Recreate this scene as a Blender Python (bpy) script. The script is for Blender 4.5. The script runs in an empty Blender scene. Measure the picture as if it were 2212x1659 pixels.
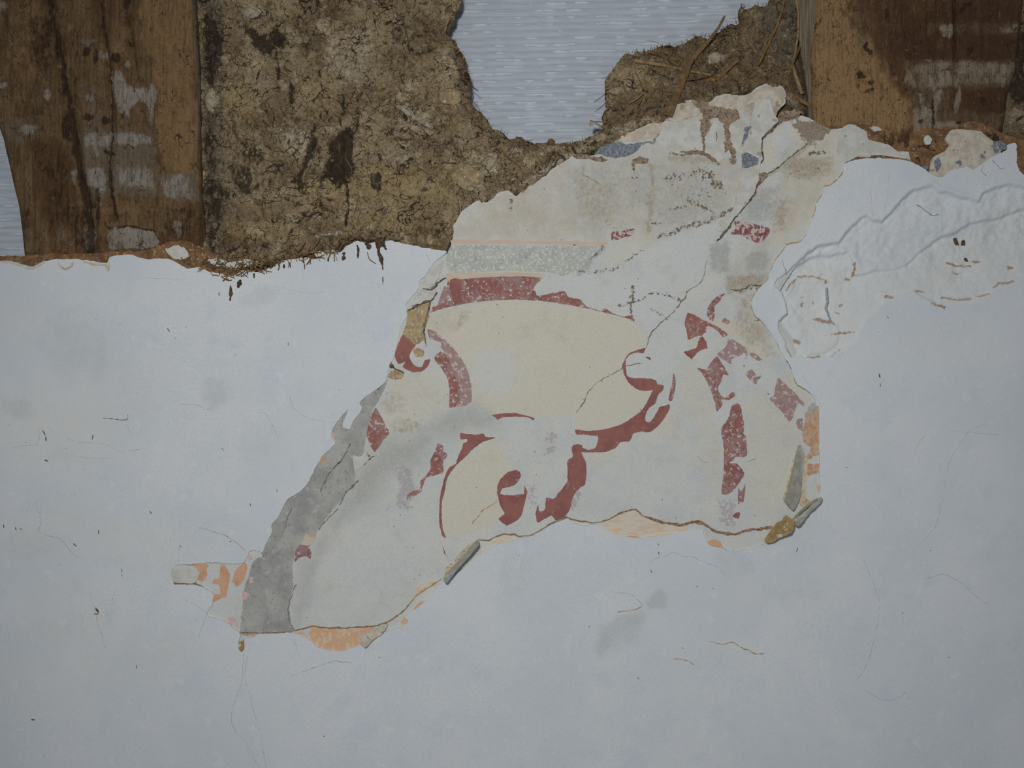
import bpy, math, random
import numpy as np
from mathutils.geometry import delaunay_2d_cdt
from mathutils import Vector

# ---------------------------------------------------------------- camera, world, lights, exposure
S = 0.0006            # metres of wall per pixel of the photograph
D = 1.5               # camera distance from the wall face (y = 0)
ZC = 1.4              # height of the camera above the floor
SC = bpy.context.scene
COL = SC.collection

cam_d = bpy.data.cameras.new('camera')
cam = bpy.data.objects.new('camera', cam_d)
COL.objects.link(cam)
cam.location = (0, -D, ZC)
cam.rotation_euler = (math.radians(90), 0, 0)
cam_d.sensor_width = 36
cam_d.lens = 36 * D / (2212 * S)
cam_d.clip_start = 0.01
SC.camera = cam

SC.view_settings.view_transform = 'Standard'
SC.view_settings.look = 'None'
SC.view_settings.gamma = 1
SC.view_settings.use_curve_mapping = False
SC.view_settings.exposure = 0.0

world = bpy.data.worlds.new('world')
SC.world = world
world.use_nodes = True
bg = world.node_tree.nodes['Background']
bg.inputs[0].default_value = (0.90, 0.99, 1.13, 1)
bg.inputs[1].default_value = 0.125

# the camera's own flash lamp: a little up and to the left of the lens, with a beam that weakens towards the corners
lamp = bpy.data.lights.new('flash_lamp', 'SPOT')
lamp.energy = 43
lamp.color = (1.0, .985, .955)
lamp.shadow_soft_size = 0.05
lamp.spot_size = math.radians(90)
lamp.spot_blend = 1.0
flash = bpy.data.objects.new('flash_lamp', lamp)
COL.objects.link(flash)
flash.location = (-0.12, -1.6, ZC + 0.26)
flash.rotation_euler = (Vector((0.02, 0, ZC - 0.03)) - flash.location).to_track_quat('-Z', 'Y').to_euler()

# ---------------------------------------------------------------- helpers
ILL = 0.46
def C(r, g, b):
    """surface colour from the colour seen under this room's light"""
    f = lambda v: (v / 255 / 12.92 if v / 255 <= .04045 else ((v / 255 + .055) / 1.055) ** 2.4)
    return (min(f(r) / ILL, .95), min(f(g) / ILL, .95), min(f(b) / ILL, .95), 1)

def Pn(X, Y, y):
    k = (D + y) / D
    return (X - 1106) * S * k, y, ZC - (Y - 829.5) * S * k

def _h(ix, iy, seed):
    n = (ix.astype(np.int64) * 374761393 + iy.astype(np.int64) * 668265263 + seed * 1442695041) & 0xffffffff
    n = ((n ^ (n >> 13)) * 1274126177) & 0xffffffff
    n = (n ^ (n >> 16)) & 0xffffffff
    return n / 4294967295.0

def vnoise(x, y, seed=0):
    ix = np.floor(x); iy = np.floor(y)
    fx = x - ix; fy = y - iy
    fx = fx * fx * fx * (fx * (fx * 6 - 15) + 10); fy = fy * fy * fy * (fy * (fy * 6 - 15) + 10)
    a = _h(ix, iy, seed); b = _h(ix + 1, iy, seed); c = _h(ix, iy + 1, seed); d = _h(ix + 1, iy + 1, seed)
    return (a * (1 - fx) + b * fx) * (1 - fy) + (c * (1 - fx) + d * fx) * fy

def fbm(X, Y, sx, sy=None, octv=4, seed=0, gain=.5):
    sy = sy or sx
    t = 0; a = 1; s = 0
    x = X / sx; y = Y / sy
    for i in range(octv):
        t = t + a * vnoise(x + 17.3 * i, y - 9.1 * i, seed + i * 31); s += a
        a *= gain; x = x * 2.03; y = y * 2.03
    return t / s - .5            # about -.5 .. .5

def sst(a, b, v):
    t = np.clip((v - a) / (b - a), 0, 1)
    return t * t * (3 - 2 * t)

def segdist(X, Y, pts, closed):
    p = np.asarray(pts, float)
    n = len(p)
    d = np.full(X.shape, 1e9)
    for i in range(n if closed else n - 1):
        ax, ay = p[i]; bx, by = p[(i + 1) % n]
        vx, vy = bx - ax, by - ay
        t = np.clip(((X - ax) * vx + (Y - ay) * vy) / (vx * vx + vy * vy + 1e-9), 0, 1)
        d = np.minimum(d, (X - ax - t * vx) ** 2 + (Y - ay - t * vy) ** 2)
    return np.sqrt(d)

def inside(X, Y, pts):
    p = np.asarray(pts, float)
    r = np.zeros(X.shape, bool)
    n = len(p)
    for i in range(n):
        ax, ay = p[i]; bx, by = p[(i + 1) % n]
        if ay == by: continue
        c = (ay > Y) != (by > Y)
        r ^= c & (X < (bx - ax) * (Y - ay) / (by - ay) + ax)
    return r

def sdist(X, Y, pts):
    d = segdist(X, Y, pts, True)
    return np.where(inside(X, Y, pts), d, -d)      # positive inside

def mask(pieces, warp=6, wscale=22, seed=5):
    """pieces: ('p',pts,soft[,v]) polygon; ('s',pts,width,soft[,v]) stroke; ('b',x,y,rx,ry[,rot,v]) blob"""
    def f(X, Y):
        wx = X + warp * 2 * fbm(X, Y, wscale, octv=3, seed=seed)
        wy = Y + warp * 2 * fbm(X, Y, wscale, octv=3, seed=seed + 77)
        m = np.zeros(X.shape)
        for q in pieces:
            if q[0] == 'p':
                xs = [a for a, b in q[1]]; ys = [b for a, b in q[1]]; pad = q[2] + warp + 5
                bb = (X > min(xs) - pad) & (X < max(xs) + pad) & (Y > min(ys) - pad) & (Y < max(ys) + pad)
                if not bb.any(): continue
                v = sst(-q[2], q[2], sdist(wx[bb], wy[bb], q[1])) * (q[3] if len(q) > 3 else 1)
                m[bb] = np.maximum(m[bb], v)
            elif q[0] == 's':
                d = segdist(wx, wy, q[1], False)
                m = np.maximum(m, (1 - sst(q[2] - q[3], q[2] + q[3], d)) * (q[4] if len(q) > 4 else 1))
            else:
                _, cx, cy, rx, ry = q[:5]
                rot = math.radians(q[5]) if len(q) > 5 else 0
                c, s = math.cos(rot), math.sin(rot)
                u = ((wx - cx) * c + (wy - cy) * s) / rx; w = (-(wx - cx) * s + (wy - cy) * c) / ry
                m = np.maximum(m, (1 - sst(.45, 1.25, np.sqrt(u * u + w * w))) * (q[6] if len(q) > 6 else 1))
        return m
    return f

def catmull(pts, closed, step):
    p = [np.array(q, float) for q in pts]; n = len(p); out = []
    for i in range(n if closed else n - 1):
        p1, p2 = p[i], p[(i + 1) % n]
        p0 = p[i - 1] if (closed or i > 0) else p1
        p3 = p[(i + 2) % n] if (closed or i + 2 < n) else p2
        k = max(1, int(np.linalg.norm(p2 - p1) / step))
        for j in range(k):
            t = j / k
            c = .5 * (2 * p1 + (p2 - p0) * t + (2 * p0 - 5 * p1 + 4 * p2 - p3) * t * t + (3 * p1 - p0 - 3 * p2 + p3) * t ** 3)
            l = p1 + (p2 - p1) * t
            out.append(.55 * c + .45 * l)
    if not closed: out.append(p[-1])
    return np.array(out)

def rag(pts, amp, step=3.0, closed=True, seed=1, scale=9):
    q = catmull(pts, closed, step)
    X, Y = q[:, 0], q[:, 1]
    ox = fbm(X, Y, scale, octv=3, seed=seed, gain=.65) * 2 * amp
    oy = fbm(X, Y, scale, octv=3, seed=seed + 50, gain=.65) * 2 * amp
    return np.stack([X + ox, Y + oy], 1)

def add_mesh(name, co, tris, mat, parent=None, attrs=None, smooth=True, quads=None):
    me = bpy.data.meshes.new(name)
    faces = [tuple(t) for t in tris] + ([tuple(q) for q in quads] if quads is not None else [])
    me.from_pydata([tuple(c) for c in co], [], faces)
    if smooth:
        me.polygons.foreach_set('use_smooth', np.ones(len(me.polygons), bool))
    for k, v in (attrs or {}).items():
        a = me.attributes.new(k, 'FLOAT', 'POINT')
        a.data.foreach_set('value', np.asarray(v, np.float32))
    me.materials.append(mat)
    me.update()
    o = bpy.data.objects.new(name, me)
    COL.objects.link(o)
    if parent is not None:
        o.parent = parent
    return o

def sheet(name, outline, mat, y0, thick, parent=None, hfun=None, masks=None, spacing=6, fine=None, rag_amp=1.0, step=3.0,
          holes=(), seed=1, scale=9, back=False, rag_to=None):
    """A solid slab: the outline (photo pixels, on the plane y0) filled with a fine net of triangles, raised by hfun (pixels)
    towards the room, with side walls going back by thick (pixels)."""
    loops = [rag(outline, rag_amp, step, True, seed, scale)] + [rag(h, rag_amp, step, True, seed + 7 + i, scale) for i, h in enumerate(holes)]
    vs = []; es = []
    for l in loops:
        b = len(vs); n = len(l)
        vs += [tuple(q) for q in l]
        es += [(b + i, b + (i + 1) % n) for i in range(n)]
    bnd = np.array(vs)
    def gridpts(sp, box=None, excl=None):
        x0, y0_ = bnd.min(0); x1, y1 = bnd.max(0)
        if box: x0, y0_, x1, y1 = max(x0, box[0]), max(y0_, box[1]), min(x1, box[2]), min(y1, box[3])
        near = set()
        for q in bnd:
            cx, cy = int(q[0] // sp), int(q[1] // sp)
            near.add((cx, cy))
        out = []
        rows = np.arange(y0_ + sp * .5, y1, sp)
        for ri, yy in enumerate(rows):
            xs = []
            for l in loops:
                ay = l[:, 1]; by = np.roll(ay, -1); ax = l[:, 0]; bx = np.roll(ax, -1)
                c = (ay > yy) != (by > yy)
                xs.append(((bx - ax) * (yy - ay) / np.where(by == ay, 1, by - ay) + ax)[c])
            xs = np.sort(np.concatenate(xs))
            g = np.arange(x0 + sp * (.25 + .5 * (ri % 2)), x1, sp)
            k = np.searchsorted(xs, g) % 2 == 1
            for x in g[k]:
                if (int(x // sp), int(yy // sp)) in near: continue
                if excl and excl[0] < x < excl[2] and excl[1] < yy < excl[3]: continue
                out.append((float(x), float(yy)))
        return out
    pts = gridpts(spacing, None, fine[1] if fine else None)
    if fine: pts += gridpts(fine[0], fine[1])
    allv = [Vector(v) for v in vs] + [Vector(v) for v in pts]
    ov, oe, of, *_ = delaunay_2d_cdt(allv, es, [], 2, 1e-4)
    XY = np.array([(v.x, v.y) for v in ov]); X, Y = XY[:, 0], XY[:, 1]
    h = hfun(X, Y) if hfun else np.zeros(len(X))
    x, _, z = Pn(X, Y, y0)
    co = np.stack([x, np.full(len(X), y0) - h * S, z], 1)
    # orient faces towards the room (normal -y)
    tr = np.array(of, int)
    a, b, c = co[tr[:, 0]], co[tr[:, 1]], co[tr[:, 2]]
    ny = (b[:, 2] - a[:, 2]) * (c[:, 0] - a[:, 0]) - (b[:, 0] - a[:, 0]) * (c[:, 2] - a[:, 2])
    tr[ny > 0] = tr[ny > 0][:, ::-1]
    cnt = {}
    for t in tr:
        for i in range(3):
            e = (t[i], t[(i + 1) % 3])
            cnt[e] = cnt.get(e, 0) + 1
    be = [e for e in cnt if (e[1], e[0]) not in cnt]
    ids = sorted({i for e in be for i in e})
    m1 = {v: len(co) + i for i, v in enumerate(ids)}
    m2 = {v: len(co) + len(ids) + i for i, v in enumerate(ids)}
    f1 = co[ids].copy(); f2 = f1.copy(); f2[:, 1] = y0 + thick * S
    if rag_to is not None: f2[:, 1] = rag_to
    quads = [(m1[a], m2[a], m2[b], m1[b])[::-1] for a, b in be]
    n0 = len(co)
    allco = np.concatenate([co, f1, f2])
    tris = [tuple(t) for t in tr]
    if back:
        nb = len(allco)
        bk = co.copy(); bk[:, 1] = y0 + thick * S
        allco = np.concatenate([allco, bk])
        tris += [tuple(t[::-1] + nb) for t in tr]
    at = {}
    for k, f in (masks or {}).items():
        v = f(X, Y)
        v = np.concatenate([v, v[ids], v[ids]] + ([v] if back else []))
        at[k] = v
    o = add_mesh(name, allco, tris, mat, parent, at, True, quads)
    return o

def ribbon(name, pts, width, mat, y0, parent=None, thick=3, jit=.35, hfun=None, seed=3, lift=.6, wob=1.2, step=3.0):
    """a strip of varying width following a line on the wall"""
    q = rag(pts, wob, step, False, seed, 11)
    n = len(q)
    t = np.gradient(q, axis=0); t /= (np.linalg.norm(t, axis=1)[:, None] + 1e-9)
    nr = np.stack([-t[:, 1], t[:, 0]], 1)
    w = np.interp(np.linspace(0, 1, n), np.linspace(0, 1, len(width)), width) if hasattr(width, '__len__') else np.full(n, float(width))
    w = w * (1 + 2 * jit * fbm(q[:, 0], q[:, 1], 6, octv=2, seed=seed + 9)) * .5
    w[0] *= .3; w[-1] *= .3
    A = q + nr * w[:, None]; B = q - nr * w[:, None]
    Q = np.concatenate([A, B])
    h = (hfun(Q[:, 0], Q[:, 1]) if hfun else np.zeros(len(Q))) + lift
    x, _, z = Pn(Q[:, 0], Q[:, 1], y0)
    fr = np.stack([x, y0 - h * S, z], 1)
    bk = fr.copy(); bk[:, 1] = y0 + thick * S
    co = np.concatenate([fr, bk])
    F = []
    for i in range(n - 1):
        a, b, c, d = i, i + 1, n + i + 1, n + i
        F.append((a, b, c, d))
        F.append((2 * n + a, a, d, 2 * n + d)[:0] or (a, 2 * n + a, 2 * n + b, b))
        F.append((d, c, 2 * n + c, 2 * n + d))
    F.append((0, n, 3 * n, 2 * n)); F.append((n - 1, 3 * n - 1, 4 * n - 1, 2 * n - 1))
    return add_mesh(name, co, [], mat, parent, None, False, F)

def tube(name, pts, w0, w1, mat, parent=None, sides=6, flat=.5, seed=0, base=None):
    """a stalk: pts are (px, py, y in metres); flattened round section, tapering from w0 to w1 (pixels wide)"""
    V = []; F = []
    P3 = []
    for a in range(len(pts) - 1):
        for j in range(4):
            t = j / 4
            P3.append(tuple(pts[a][k] + (pts[a + 1][k] - pts[a][k]) * t for k in range(3)))
    P3.append(tuple(pts[-1]))
    rr = random.Random(seed)
    pc = [Vector(Pn(p[0], p[1], p[2])) for p in P3]
    n = len(pc)
    for i, c in enumerate(pc):
        d = (pc[min(i + 1, n - 1)] - pc[max(i - 1, 0)]).normalized()
        u = d.cross(Vector((0, 1, 0))).normalized(); v = u.cross(d).normalized()
        r = (w0 + (w1 - w0) * i / (n - 1)) * .5 * S * rr.uniform(.88, 1.12)
        for k in range(sides):
            an = 2 * math.pi * k / sides
            V.append(c + u * math.cos(an) * r + v * math.sin(an) * r * flat)
    for i in range(n - 1):
        for k in range(sides):
            F.append((i * sides + k, i * sides + (k + 1) % sides, (i + 1) * sides + (k + 1) % sides, (i + 1) * sides + k))
    F.append(tuple(range(sides))[::-1]); F.append(tuple(range((n - 1) * sides, n * sides)))
    return add_mesh(name, V, [], mat, parent, None, False, F)

def tag(o, label=None, cat=None, group=None, kind=None):
    if label: o['label'] = label
    if cat: o['category'] = cat
    if group: o['group'] = group
    if kind: o['kind'] = kind
    return o

# ---------------------------------------------------------------- materials
class NB:
    def __init__(s, name):
        s.m = bpy.data.materials.new(name); s.m.use_nodes = True
        s.t = s.m.node_tree; s.N = s.t.nodes; s.L = s.t.links
        s.b = s.N['Principled BSDF']
        s.b.inputs['Roughness'].default_value = .92
        s.b.inputs['Specular IOR Level'].default_value = .15
        g = s.N.new('ShaderNodeNewGeometry')
        v = s.N.new('ShaderNodeVectorMath'); v.operation = 'SCALE'
        v.inputs['Scale'].default_value = 1 / S
        s.L.new(g.outputs['Position'], v.inputs[0])
        s.pos = v.outputs[0]                     # position counted in photo pixels
        s.hs = []
    def stretch(s, sx, sz, sy=1, rot=0):
        n = s.N.new('ShaderNodeMapping')
        n.inputs['Scale'].default_value = (1 / sx, 1 / sy, 1 / sz)
        n.inputs['Rotation'].default_value = (0, math.radians(rot), 0)
        s.L.new(s.pos, n.inputs[0])
        return n.outputs[0]
    def noise(s, px, detail=3, rough=.55, vec=None, off=0, dist=0):
        n = s.N.new('ShaderNodeTexNoise')
        n.inputs['Scale'].default_value = 1 / px
        n.inputs['Detail'].default_value = detail
        n.inputs['Roughness'].default_value = rough
        n.inputs['Distortion'].default_value = dist
        v = vec or s.pos
        if off:
            a = s.N.new('ShaderNodeVectorMath'); a.operation = 'ADD'; a.inputs[1].default_value = (off, off * 1.7, off * .6)
            s.L.new(v, a.inputs[0]); v = a.outputs[0]
        s.L.new(v, n.inputs['Vector'])
        return n.outputs[0]
    def voro(s, px, feature='F1', vec=None, out=0):
        n = s.N.new('ShaderNodeTexVoronoi'); n.feature = feature
        n.inputs['Scale'].default_value = 1 / px
        s.L.new(vec or s.pos, n.inputs['Vector'])
        return n.outputs[out]
    def attr(s, name):
        n = s.N.new('ShaderNodeAttribute'); n.attribute_name = name
        return n.outputs['Fac']
    def math(s, op, a, b=None, clamp=False):
        n = s.N.new('ShaderNodeMath'); n.operation = op; n.use_clamp = clamp
        for i, q in enumerate((a, b)):
            if q is None: continue
            if isinstance(q, (int, float)): n.inputs[i].default_value = q
            else: s.L.new(q, n.inputs[i])
        return n.outputs[0]
    def rng(s, v, a, b, lo=0, hi=1):
        n = s.N.new('ShaderNodeMapRange'); n.interpolation_type = 'SMOOTHSTEP'
        n.inputs[1].default_value = a; n.inputs[2].default_value = b
        n.inputs[3].default_value = lo; n.inputs[4].default_value = hi
        s.L.new(v, n.inputs[0])
        return n.outputs[0]
    def mix(s, f, a, b):
        n = s.N.new('ShaderNodeMix'); n.data_type = 'RGBA'
        for k, q in ((0, f), (6, a), (7, b)):
            if isinstance(q, (int, float)): n.inputs[k].default_value = q
            elif isinstance(q, tuple): n.inputs[k].default_value = q
            else: s.L.new(q, n.inputs[k])
        return n.outputs[2]
    def layer(s, col, attr, color, px=6, amp=.8, sharp=6, op=1.0, vec=None, off=0, detail=4):
        """lay a colour over, where the mask of that name is set, with an edge broken up by noise"""
        m = s.attr(attr)
        nz = s.noise(px, detail, .62, vec, off)
        f = s.math('ADD', m, s.math('MULTIPLY', s.math('SUBTRACT', nz, .5), amp * 2))
        f = s.rng(f, .5 - .5 / sharp, .5 + .5 / sharp, 0, op)
        f = s.math('MULTIPLY', f, s.rng(m, .02, .15))
        return s.mix(f, col, color)
    def spots(s, col, color, px, lo, hi, op=1, off=0, detail=2, vec=None, rough=.5):
        return s.mix(s.rng(s.noise(px, detail, rough, vec, off), lo, hi, 0, op), col, color)
    def bump(s, h, dist_px, strength=1.0):
        n = s.N.new('ShaderNodeBump')
        n.inputs['Strength'].default_value = strength
        n.inputs['Distance'].default_value = dist_px * S
        s.L.new(h, n.inputs['Height'])
        if s.hs: s.L.new(s.hs[-1], n.inputs['Normal'])
        s.hs.append(n.outputs[0])
    def done(s, col, rough=None):
        if isinstance(col, tuple): s.b.inputs['Base Color'].default_value = col
        else: s.L.new(col, s.b.inputs['Base Color'])
        if rough: s.b.inputs['Roughness'].default_value = rough
        if s.hs: s.L.new(s.hs[-1], s.b.inputs['Normal'])
        return s.m

def simple(name, c1, c2, px=8, c3=None, px3=3, lo3=.62, bump=.6, bpx=3, lo=.38, hi=.62, rough=.92):
    n = NB(name)
    c = n.mix(n.rng(n.noise(px, 4, .6), lo, hi), c1, c2)
    if c3: c = n.spots(c, c3, px3, lo3, lo3 + .06, 1, 31)
    n.bump(n.noise(bpx, 3, .6), bump)
    return n.done(c, rough)
# white limewash of the wall
n = NB('white_limewash')
c = n.mix(n.rng(n.noise(260, 4, .55), .36, .64), C(158, 162, 165), C(164, 167, 169))
c = n.spots(c, C(155, 160, 166), 60, .56, .72, .7, 9, 3)
c = n.spots(c, C(168, 171, 170), 26, .60, .74, .6, 19, 3)
c = n.layer(c, 'ochre_tint', C(166, 164, 155), 40, .6, 1.1, .55, off=5)
c = n.layer(c, 'grey_stain', C(140, 144, 142), 26, .4, 1.1, .62, off=3)
c = n.layer(c, 'rust', C(122, 88, 54), 5, .98, 3, .92, off=8, detail=5)
c = n.layer(c, 'cream', C(168, 168, 162), 20, .7, 1.2, .32, off=12)
sp = n.voro(26, 'F1')
c = n.mix(n.math('MULTIPLY', n.rng(sp, .035, .06, 1, 0), n.rng(n.noise(120, 2, .5, None, 40), .5, .6, 0, .75)), c, C(112, 98, 84))
c = n.spots(c, C(146, 151, 155), 3.2, .50, .66, .38, 77, 3)
c = n.spots(c, C(172, 175, 177), 2.6, .54, .70, .38, 87, 3)
n.bump(n.noise(90, 3, .5), 2.0, .35)
n.bump(n.noise(9, 4, .6), .6, .5)
n.bump(n.noise(3, 2, .6, n.stretch(3, 1)), .35, .45)
M_white = n.done(c)

# painted plaster ground
n = NB('painted_plaster')
c = n.mix(n.rng(n.noise(70, 4, .6), .35, .65), C(152, 155, 153), C(160, 160, 155))
c = n.spots(c, C(150, 152, 156), 30, .55, .7, .6, 5, 4)
c = n.layer(c, 'yellow', C(161, 157, 144), 34, .45, 1.0, .95, off=2)
c = n.layer(c, 'white', C(158, 160, 158), 22, .5, 2.0, .85, off=8)
c = n.layer(c, 'grime', C(142, 136, 123), 30, .7, 1.0, .85, off=17, detail=6)
c = n.layer(c, 'greywash', C(131, 132, 128), 24, .30, 1.0, .9, off=14)
c = n.layer(c, 'greypatch', C(128, 129, 125), 9, .9, 1.3, .75, off=15, detail=7)
c = n.layer(c, 'dirt', C(125, 114, 93), 10, .9, 1.3, .75, off=21, detail=7)
c = n.layer(c, 'mauve', C(122, 112, 118), 6, .8, 5, .55, off=27)
c = n.layer(c, 'clay', C(108, 94, 80), 8, .7, 4, .95, off=33)
c = n.layer(c, 'mould', C(76, 65, 53), 5.0, .98, 5, .92, off=39, detail=5)
c = n.layer(c, 'slate', C(87, 91, 99), 5, .8, 4, .85, off=44)
c = n.spots(c, C(133, 129, 120), 5, .68, .74, .55, 61, 3)
sp = n.voro(22, 'F1')
c = n.mix(n.math('MULTIPLY', n.rng(sp, .05, .09, 1, 0), n.rng(n.noise(90, 2, .5, None, 71), .48, .58, 0, .8)), c, C(93, 84, 72))
c = n.spots(c, C(140, 138, 132), 3.4, .50, .66, .35, 177, 3)
c = n.spots(c, C(174, 173, 168), 2.8, .54, .70, .35, 187, 3)
c = n.spots(c, C(148, 142, 128), 40, .54, .70, .35, 197, 6, rough=.65)
n.bump(n.noise(50, 3, .5), 2.0, .4)
n.bump(n.noise(6, 4, .6), .6, .5)
M_plaster = n.done(c)

def red_mat(name, worn, spk, faded=None):
    n = NB(name)
    a = C(120, 80, 74); b = C(110, 72, 69)
    c = n.mix(n.rng(n.noise(40, 3, .6), .4, .6), a, b)
    if faded: c = n.mix(n.rng(n.noise(18, 4, .65, None, 11), .35, .65, faded - .3, faded + .15), c, C(140, 124, 120))
    c = n.mix(n.rng(n.noise(20, 6, .72, None, 4), worn + .02, worn + .14, 0, .7), c, C(126, 106, 103))
    c = n.mix(n.rng(n.noise(9, 5, .72, None, 7), spk, spk + .05, 0, .85), c, C(162, 156, 150))
    n.bump(n.noise(5, 3, .6), .5, .5)
    return n.done(c)
M_red = red_mat('red_paint', .56, .63)
M_redworn = red_mat('worn_red_paint', .44, .555)
M_redfade = red_mat('faded_red_paint', .38, .545, .65)

def streaky(name, col, ground, lo, px=7, sx=1, sz=1, worn=.5):
    n = NB(name)
    f = n.rng(n.noise(px, 4, .65, n.stretch(sx, sz)), lo, lo + .14)
    c = n.mix(f, ground, col)
    n.bump(n.noise(5, 3, .6), .4, .5)
    return n.done(c)
M_orange = streaky('orange_distemper', C(166, 134, 106), C(168, 152, 132), .36, 9)
M_orange_dark = streaky('orange_brown_distemper', C(150, 112, 84), C(150, 134, 116), .44, 8)
M_orange_chip = streaky('orange_chip', C(158, 120, 96), C(164, 130, 106), .45, 30)
M_orange_streak = streaky('orange_streaks', C(168, 146, 122), C(164, 158, 148), .46, 5, 6, 1)
M_line = streaky('pale_orange_line', C(160, 143, 126), C(157, 150, 140), .36, 18, 3, 1)
M_pink = streaky('pink_chip', C(166, 134, 134), C(160, 150, 148), .42, 12)
M_band = None
n = NB('grey_green_band')
c = n.mix(n.rng(n.noise(26, 4, .6), .35, .65), C(134, 138, 134), C(146, 148, 142))
c = n.spots(c, C(166, 163, 150), 5.5, .53, .60, .9, 3, 4)
c = n.spots(c, C(112, 118, 120), 8, .62, .70, .7, 13, 3)
n.bump(n.noise(4, 3, .6), .4, .5)
M_band = n.done(c)

n = NB('grey_mortar')
c = n.mix(n.rng(n.noise(60, 4, .6), .35, .65), C(120, 120, 117), C(138, 137, 133))
c = n.spots(c, C(104, 103, 99), 9, .58, .70, .7, 3, 4)
c = n.spots(c, C(150, 150, 148), 12, .60, .72, .6, 23, 3)
sp = n.voro(11, 'F1')
c = n.mix(n.math('MULTIPLY', n.rng(sp, .10, .16, 1, 0), n.rng(n.noise(50, 2, .5, None, 71), .45, .55, 0, .7)), c, C(82, 80, 76))
n.bump(n.noise(16, 4, .65), 3.0, .6)
n.bump(n.noise(4, 3, .6), 1.0, .7)
M_mortar = n.done(c)
M_limecoat = simple('old_limewash', C(158, 158, 153), C(148, 146, 138), 24, C(132, 124, 112), 18, .64, 1.0, 6)
M_creamcoat = simple('cream_limewash', C(158, 151, 138), C(142, 134, 121), 18, C(126, 114, 98), 16, .62, 1.6, 6)
M_slate = simple('blue_grey_paint', C(78, 82, 90), C(108, 112, 116), 5, C(150, 150, 146), 4, .64, .5, 3)
M_crimson = simple('crimson_hatch', C(96, 56, 62), C(118, 82, 84), 6, C(152, 142, 134), 6, .49, .5, 3)
M_clay = simple('tan_clay', C(106, 81, 56), C(82, 62, 44), 16, C(138, 116, 86), 5, .62, 3.0, 6)
M_claypale = simple('pale_clay', C(142, 126, 98), C(124, 108, 82), 10, C(160, 150, 128), 5, .60, 2.6, 5)
M_edge = simple('brown_broken_edge', C(104, 84, 66), C(128, 106, 84), 9, C(78, 62, 50), 5, .62, 1.0, 3)
M_edgepale = simple('ochre_broken_edge', C(146, 124, 94), C(128, 104, 76), 9, C(160, 146, 122), 5, .62, 1.0, 3)
M_crack = simple('crack_shade_dirt', C(56, 51, 46), C(96, 88, 78), 9, None)  # dark ribbon colour holds the crack's depth shade as well as its dirt
M_crackmid = simple('fine_crack_shade_dirt', C(112, 108, 100), C(92, 86, 78), 8, None)  # finer lines: shade of the gap and its dirt painted in one tone
M_crackfaint = simple('hairline_shade_dirt', C(150, 154, 156), C(136, 138, 138), 12, None)  # palest lines: faint depth shade and dirt painted in one tone
M_fleck = simple('dark_fleck', C(70, 56, 46), C(92, 76, 62), 5, None)
M_tar = simple('dark_dirt', C(44, 38, 32), C(74, 62, 48), 6, None, bump=1.5)
M_rust = simple('rust_stain_crust', C(150, 112, 70), C(126, 94, 62), 8, C(172, 158, 134), 4, .6, .8, 4)
M_straw = simple('pale_straw', C(114, 97, 70), C(94, 78, 54), 9, C(74, 60, 42), 5, .62, .5, 3)
M_strawdark = simple('brown_straw', C(88, 70, 46), C(66, 52, 36), 9, C(110, 92, 64), 5, .62, .5, 3)
M_strawgold = simple('golden_straw', C(104, 80, 48), C(82, 62, 38), 14, None)
M_hair = simple('dark_hair', C(44, 42, 40), C(66, 60, 52), 9, None)
M_splinter = simple('weathered_splinter', C(98, 78, 53), C(78, 61, 42), 12, C(68, 52, 34), 5, .6, .8, 4)
M_lump = simple('pale_lump', C(132, 124, 108), C(108, 98, 80), 9, C(84, 72, 56), 5, .58, 3.0, 6)
M_flake = simple('grey_flake_back', C(140, 140, 132), C(126, 124, 114), 14, C(110, 106, 96), 4, .66, .5, 4)
M_flakeclay = simple('clay_backed_flake', C(134, 114, 80), C(112, 92, 62), 18, C(158, 150, 132), 22, .58, 1.6, 4)
M_drip = simple('brown_earth', C(104, 90, 76), C(124, 110, 94), 9, C(84, 70, 58), 6, .56, 2.0, 5)
M_clod = simple('tan_clod', C(130, 115, 90), C(104, 90, 68), 14, C(150, 138, 114), 7, .62, 3.5, 7)
M_tanedge = simple('pale_plaster_edge', C(166, 156, 136), C(148, 136, 114), 12, C(124, 108, 88), 6, .62, 1.2, 4)

def curls(n, c, color, px, w, op, off, gate=(.5, .56), vec=None):
    """short dark curved nicks: thin contour lines of a noise, kept only here and there"""
    q = n.math('ABSOLUTE', n.math('SUBTRACT', n.noise(px, 2, .5, vec, off, .8), .5))
    f = n.math('MULTIPLY', n.rng(q, w * .4, w, 1, 0), n.rng(n.noise(px * 1.3, 2, .5, None, off + 7), gate[0], gate[1], 0, op))
    return n.mix(f, c, color)
# daub
n = NB('straw_daub')
c = n.mix(n.rng(n.noise(90, 6, .66), .36, .64), C(113, 97, 74), C(144, 128, 101))
c = n.spots(c, C(165, 150, 125), 46, .53, .66, .8, 6, 6, rough=.68)
c = n.spots(c, C(92, 77, 58), 24, .53, .65, .8, 16, 6, rough=.7)
c = n.layer(c, 'brown', C(100, 83, 63), 12, .7, 1.6, .8, off=51)
c = n.layer(c, 'grey', C(100, 92, 78), 14, .7, 1.6, .75, off=52)
c = n.layer(c, 'pale', C(169, 157, 136), 14, .8, 1.4, .75, off=53)
c = n.layer(c, 'gold', C(152, 133, 96), 14, .8, 1.4, .6, off=54)
c = n.layer(c, 'orange', C(139, 105, 73), 9, .8, 1.8, .85, off=55)
c = n.spots(c, C(170, 152, 121), 10, .56, .68, .7, 26, 6, rough=.72)
c = n.spots(c, C(68, 57, 45), 8, .56, .66, .85, 36, 6, rough=.72)
c = curls(n, c, C(50, 41, 31), 22, .020, .9, 71, (.44, .52))
c = curls(n, c, C(46, 38, 29), 52, .018, .9, 83, (.46, .54))
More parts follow.
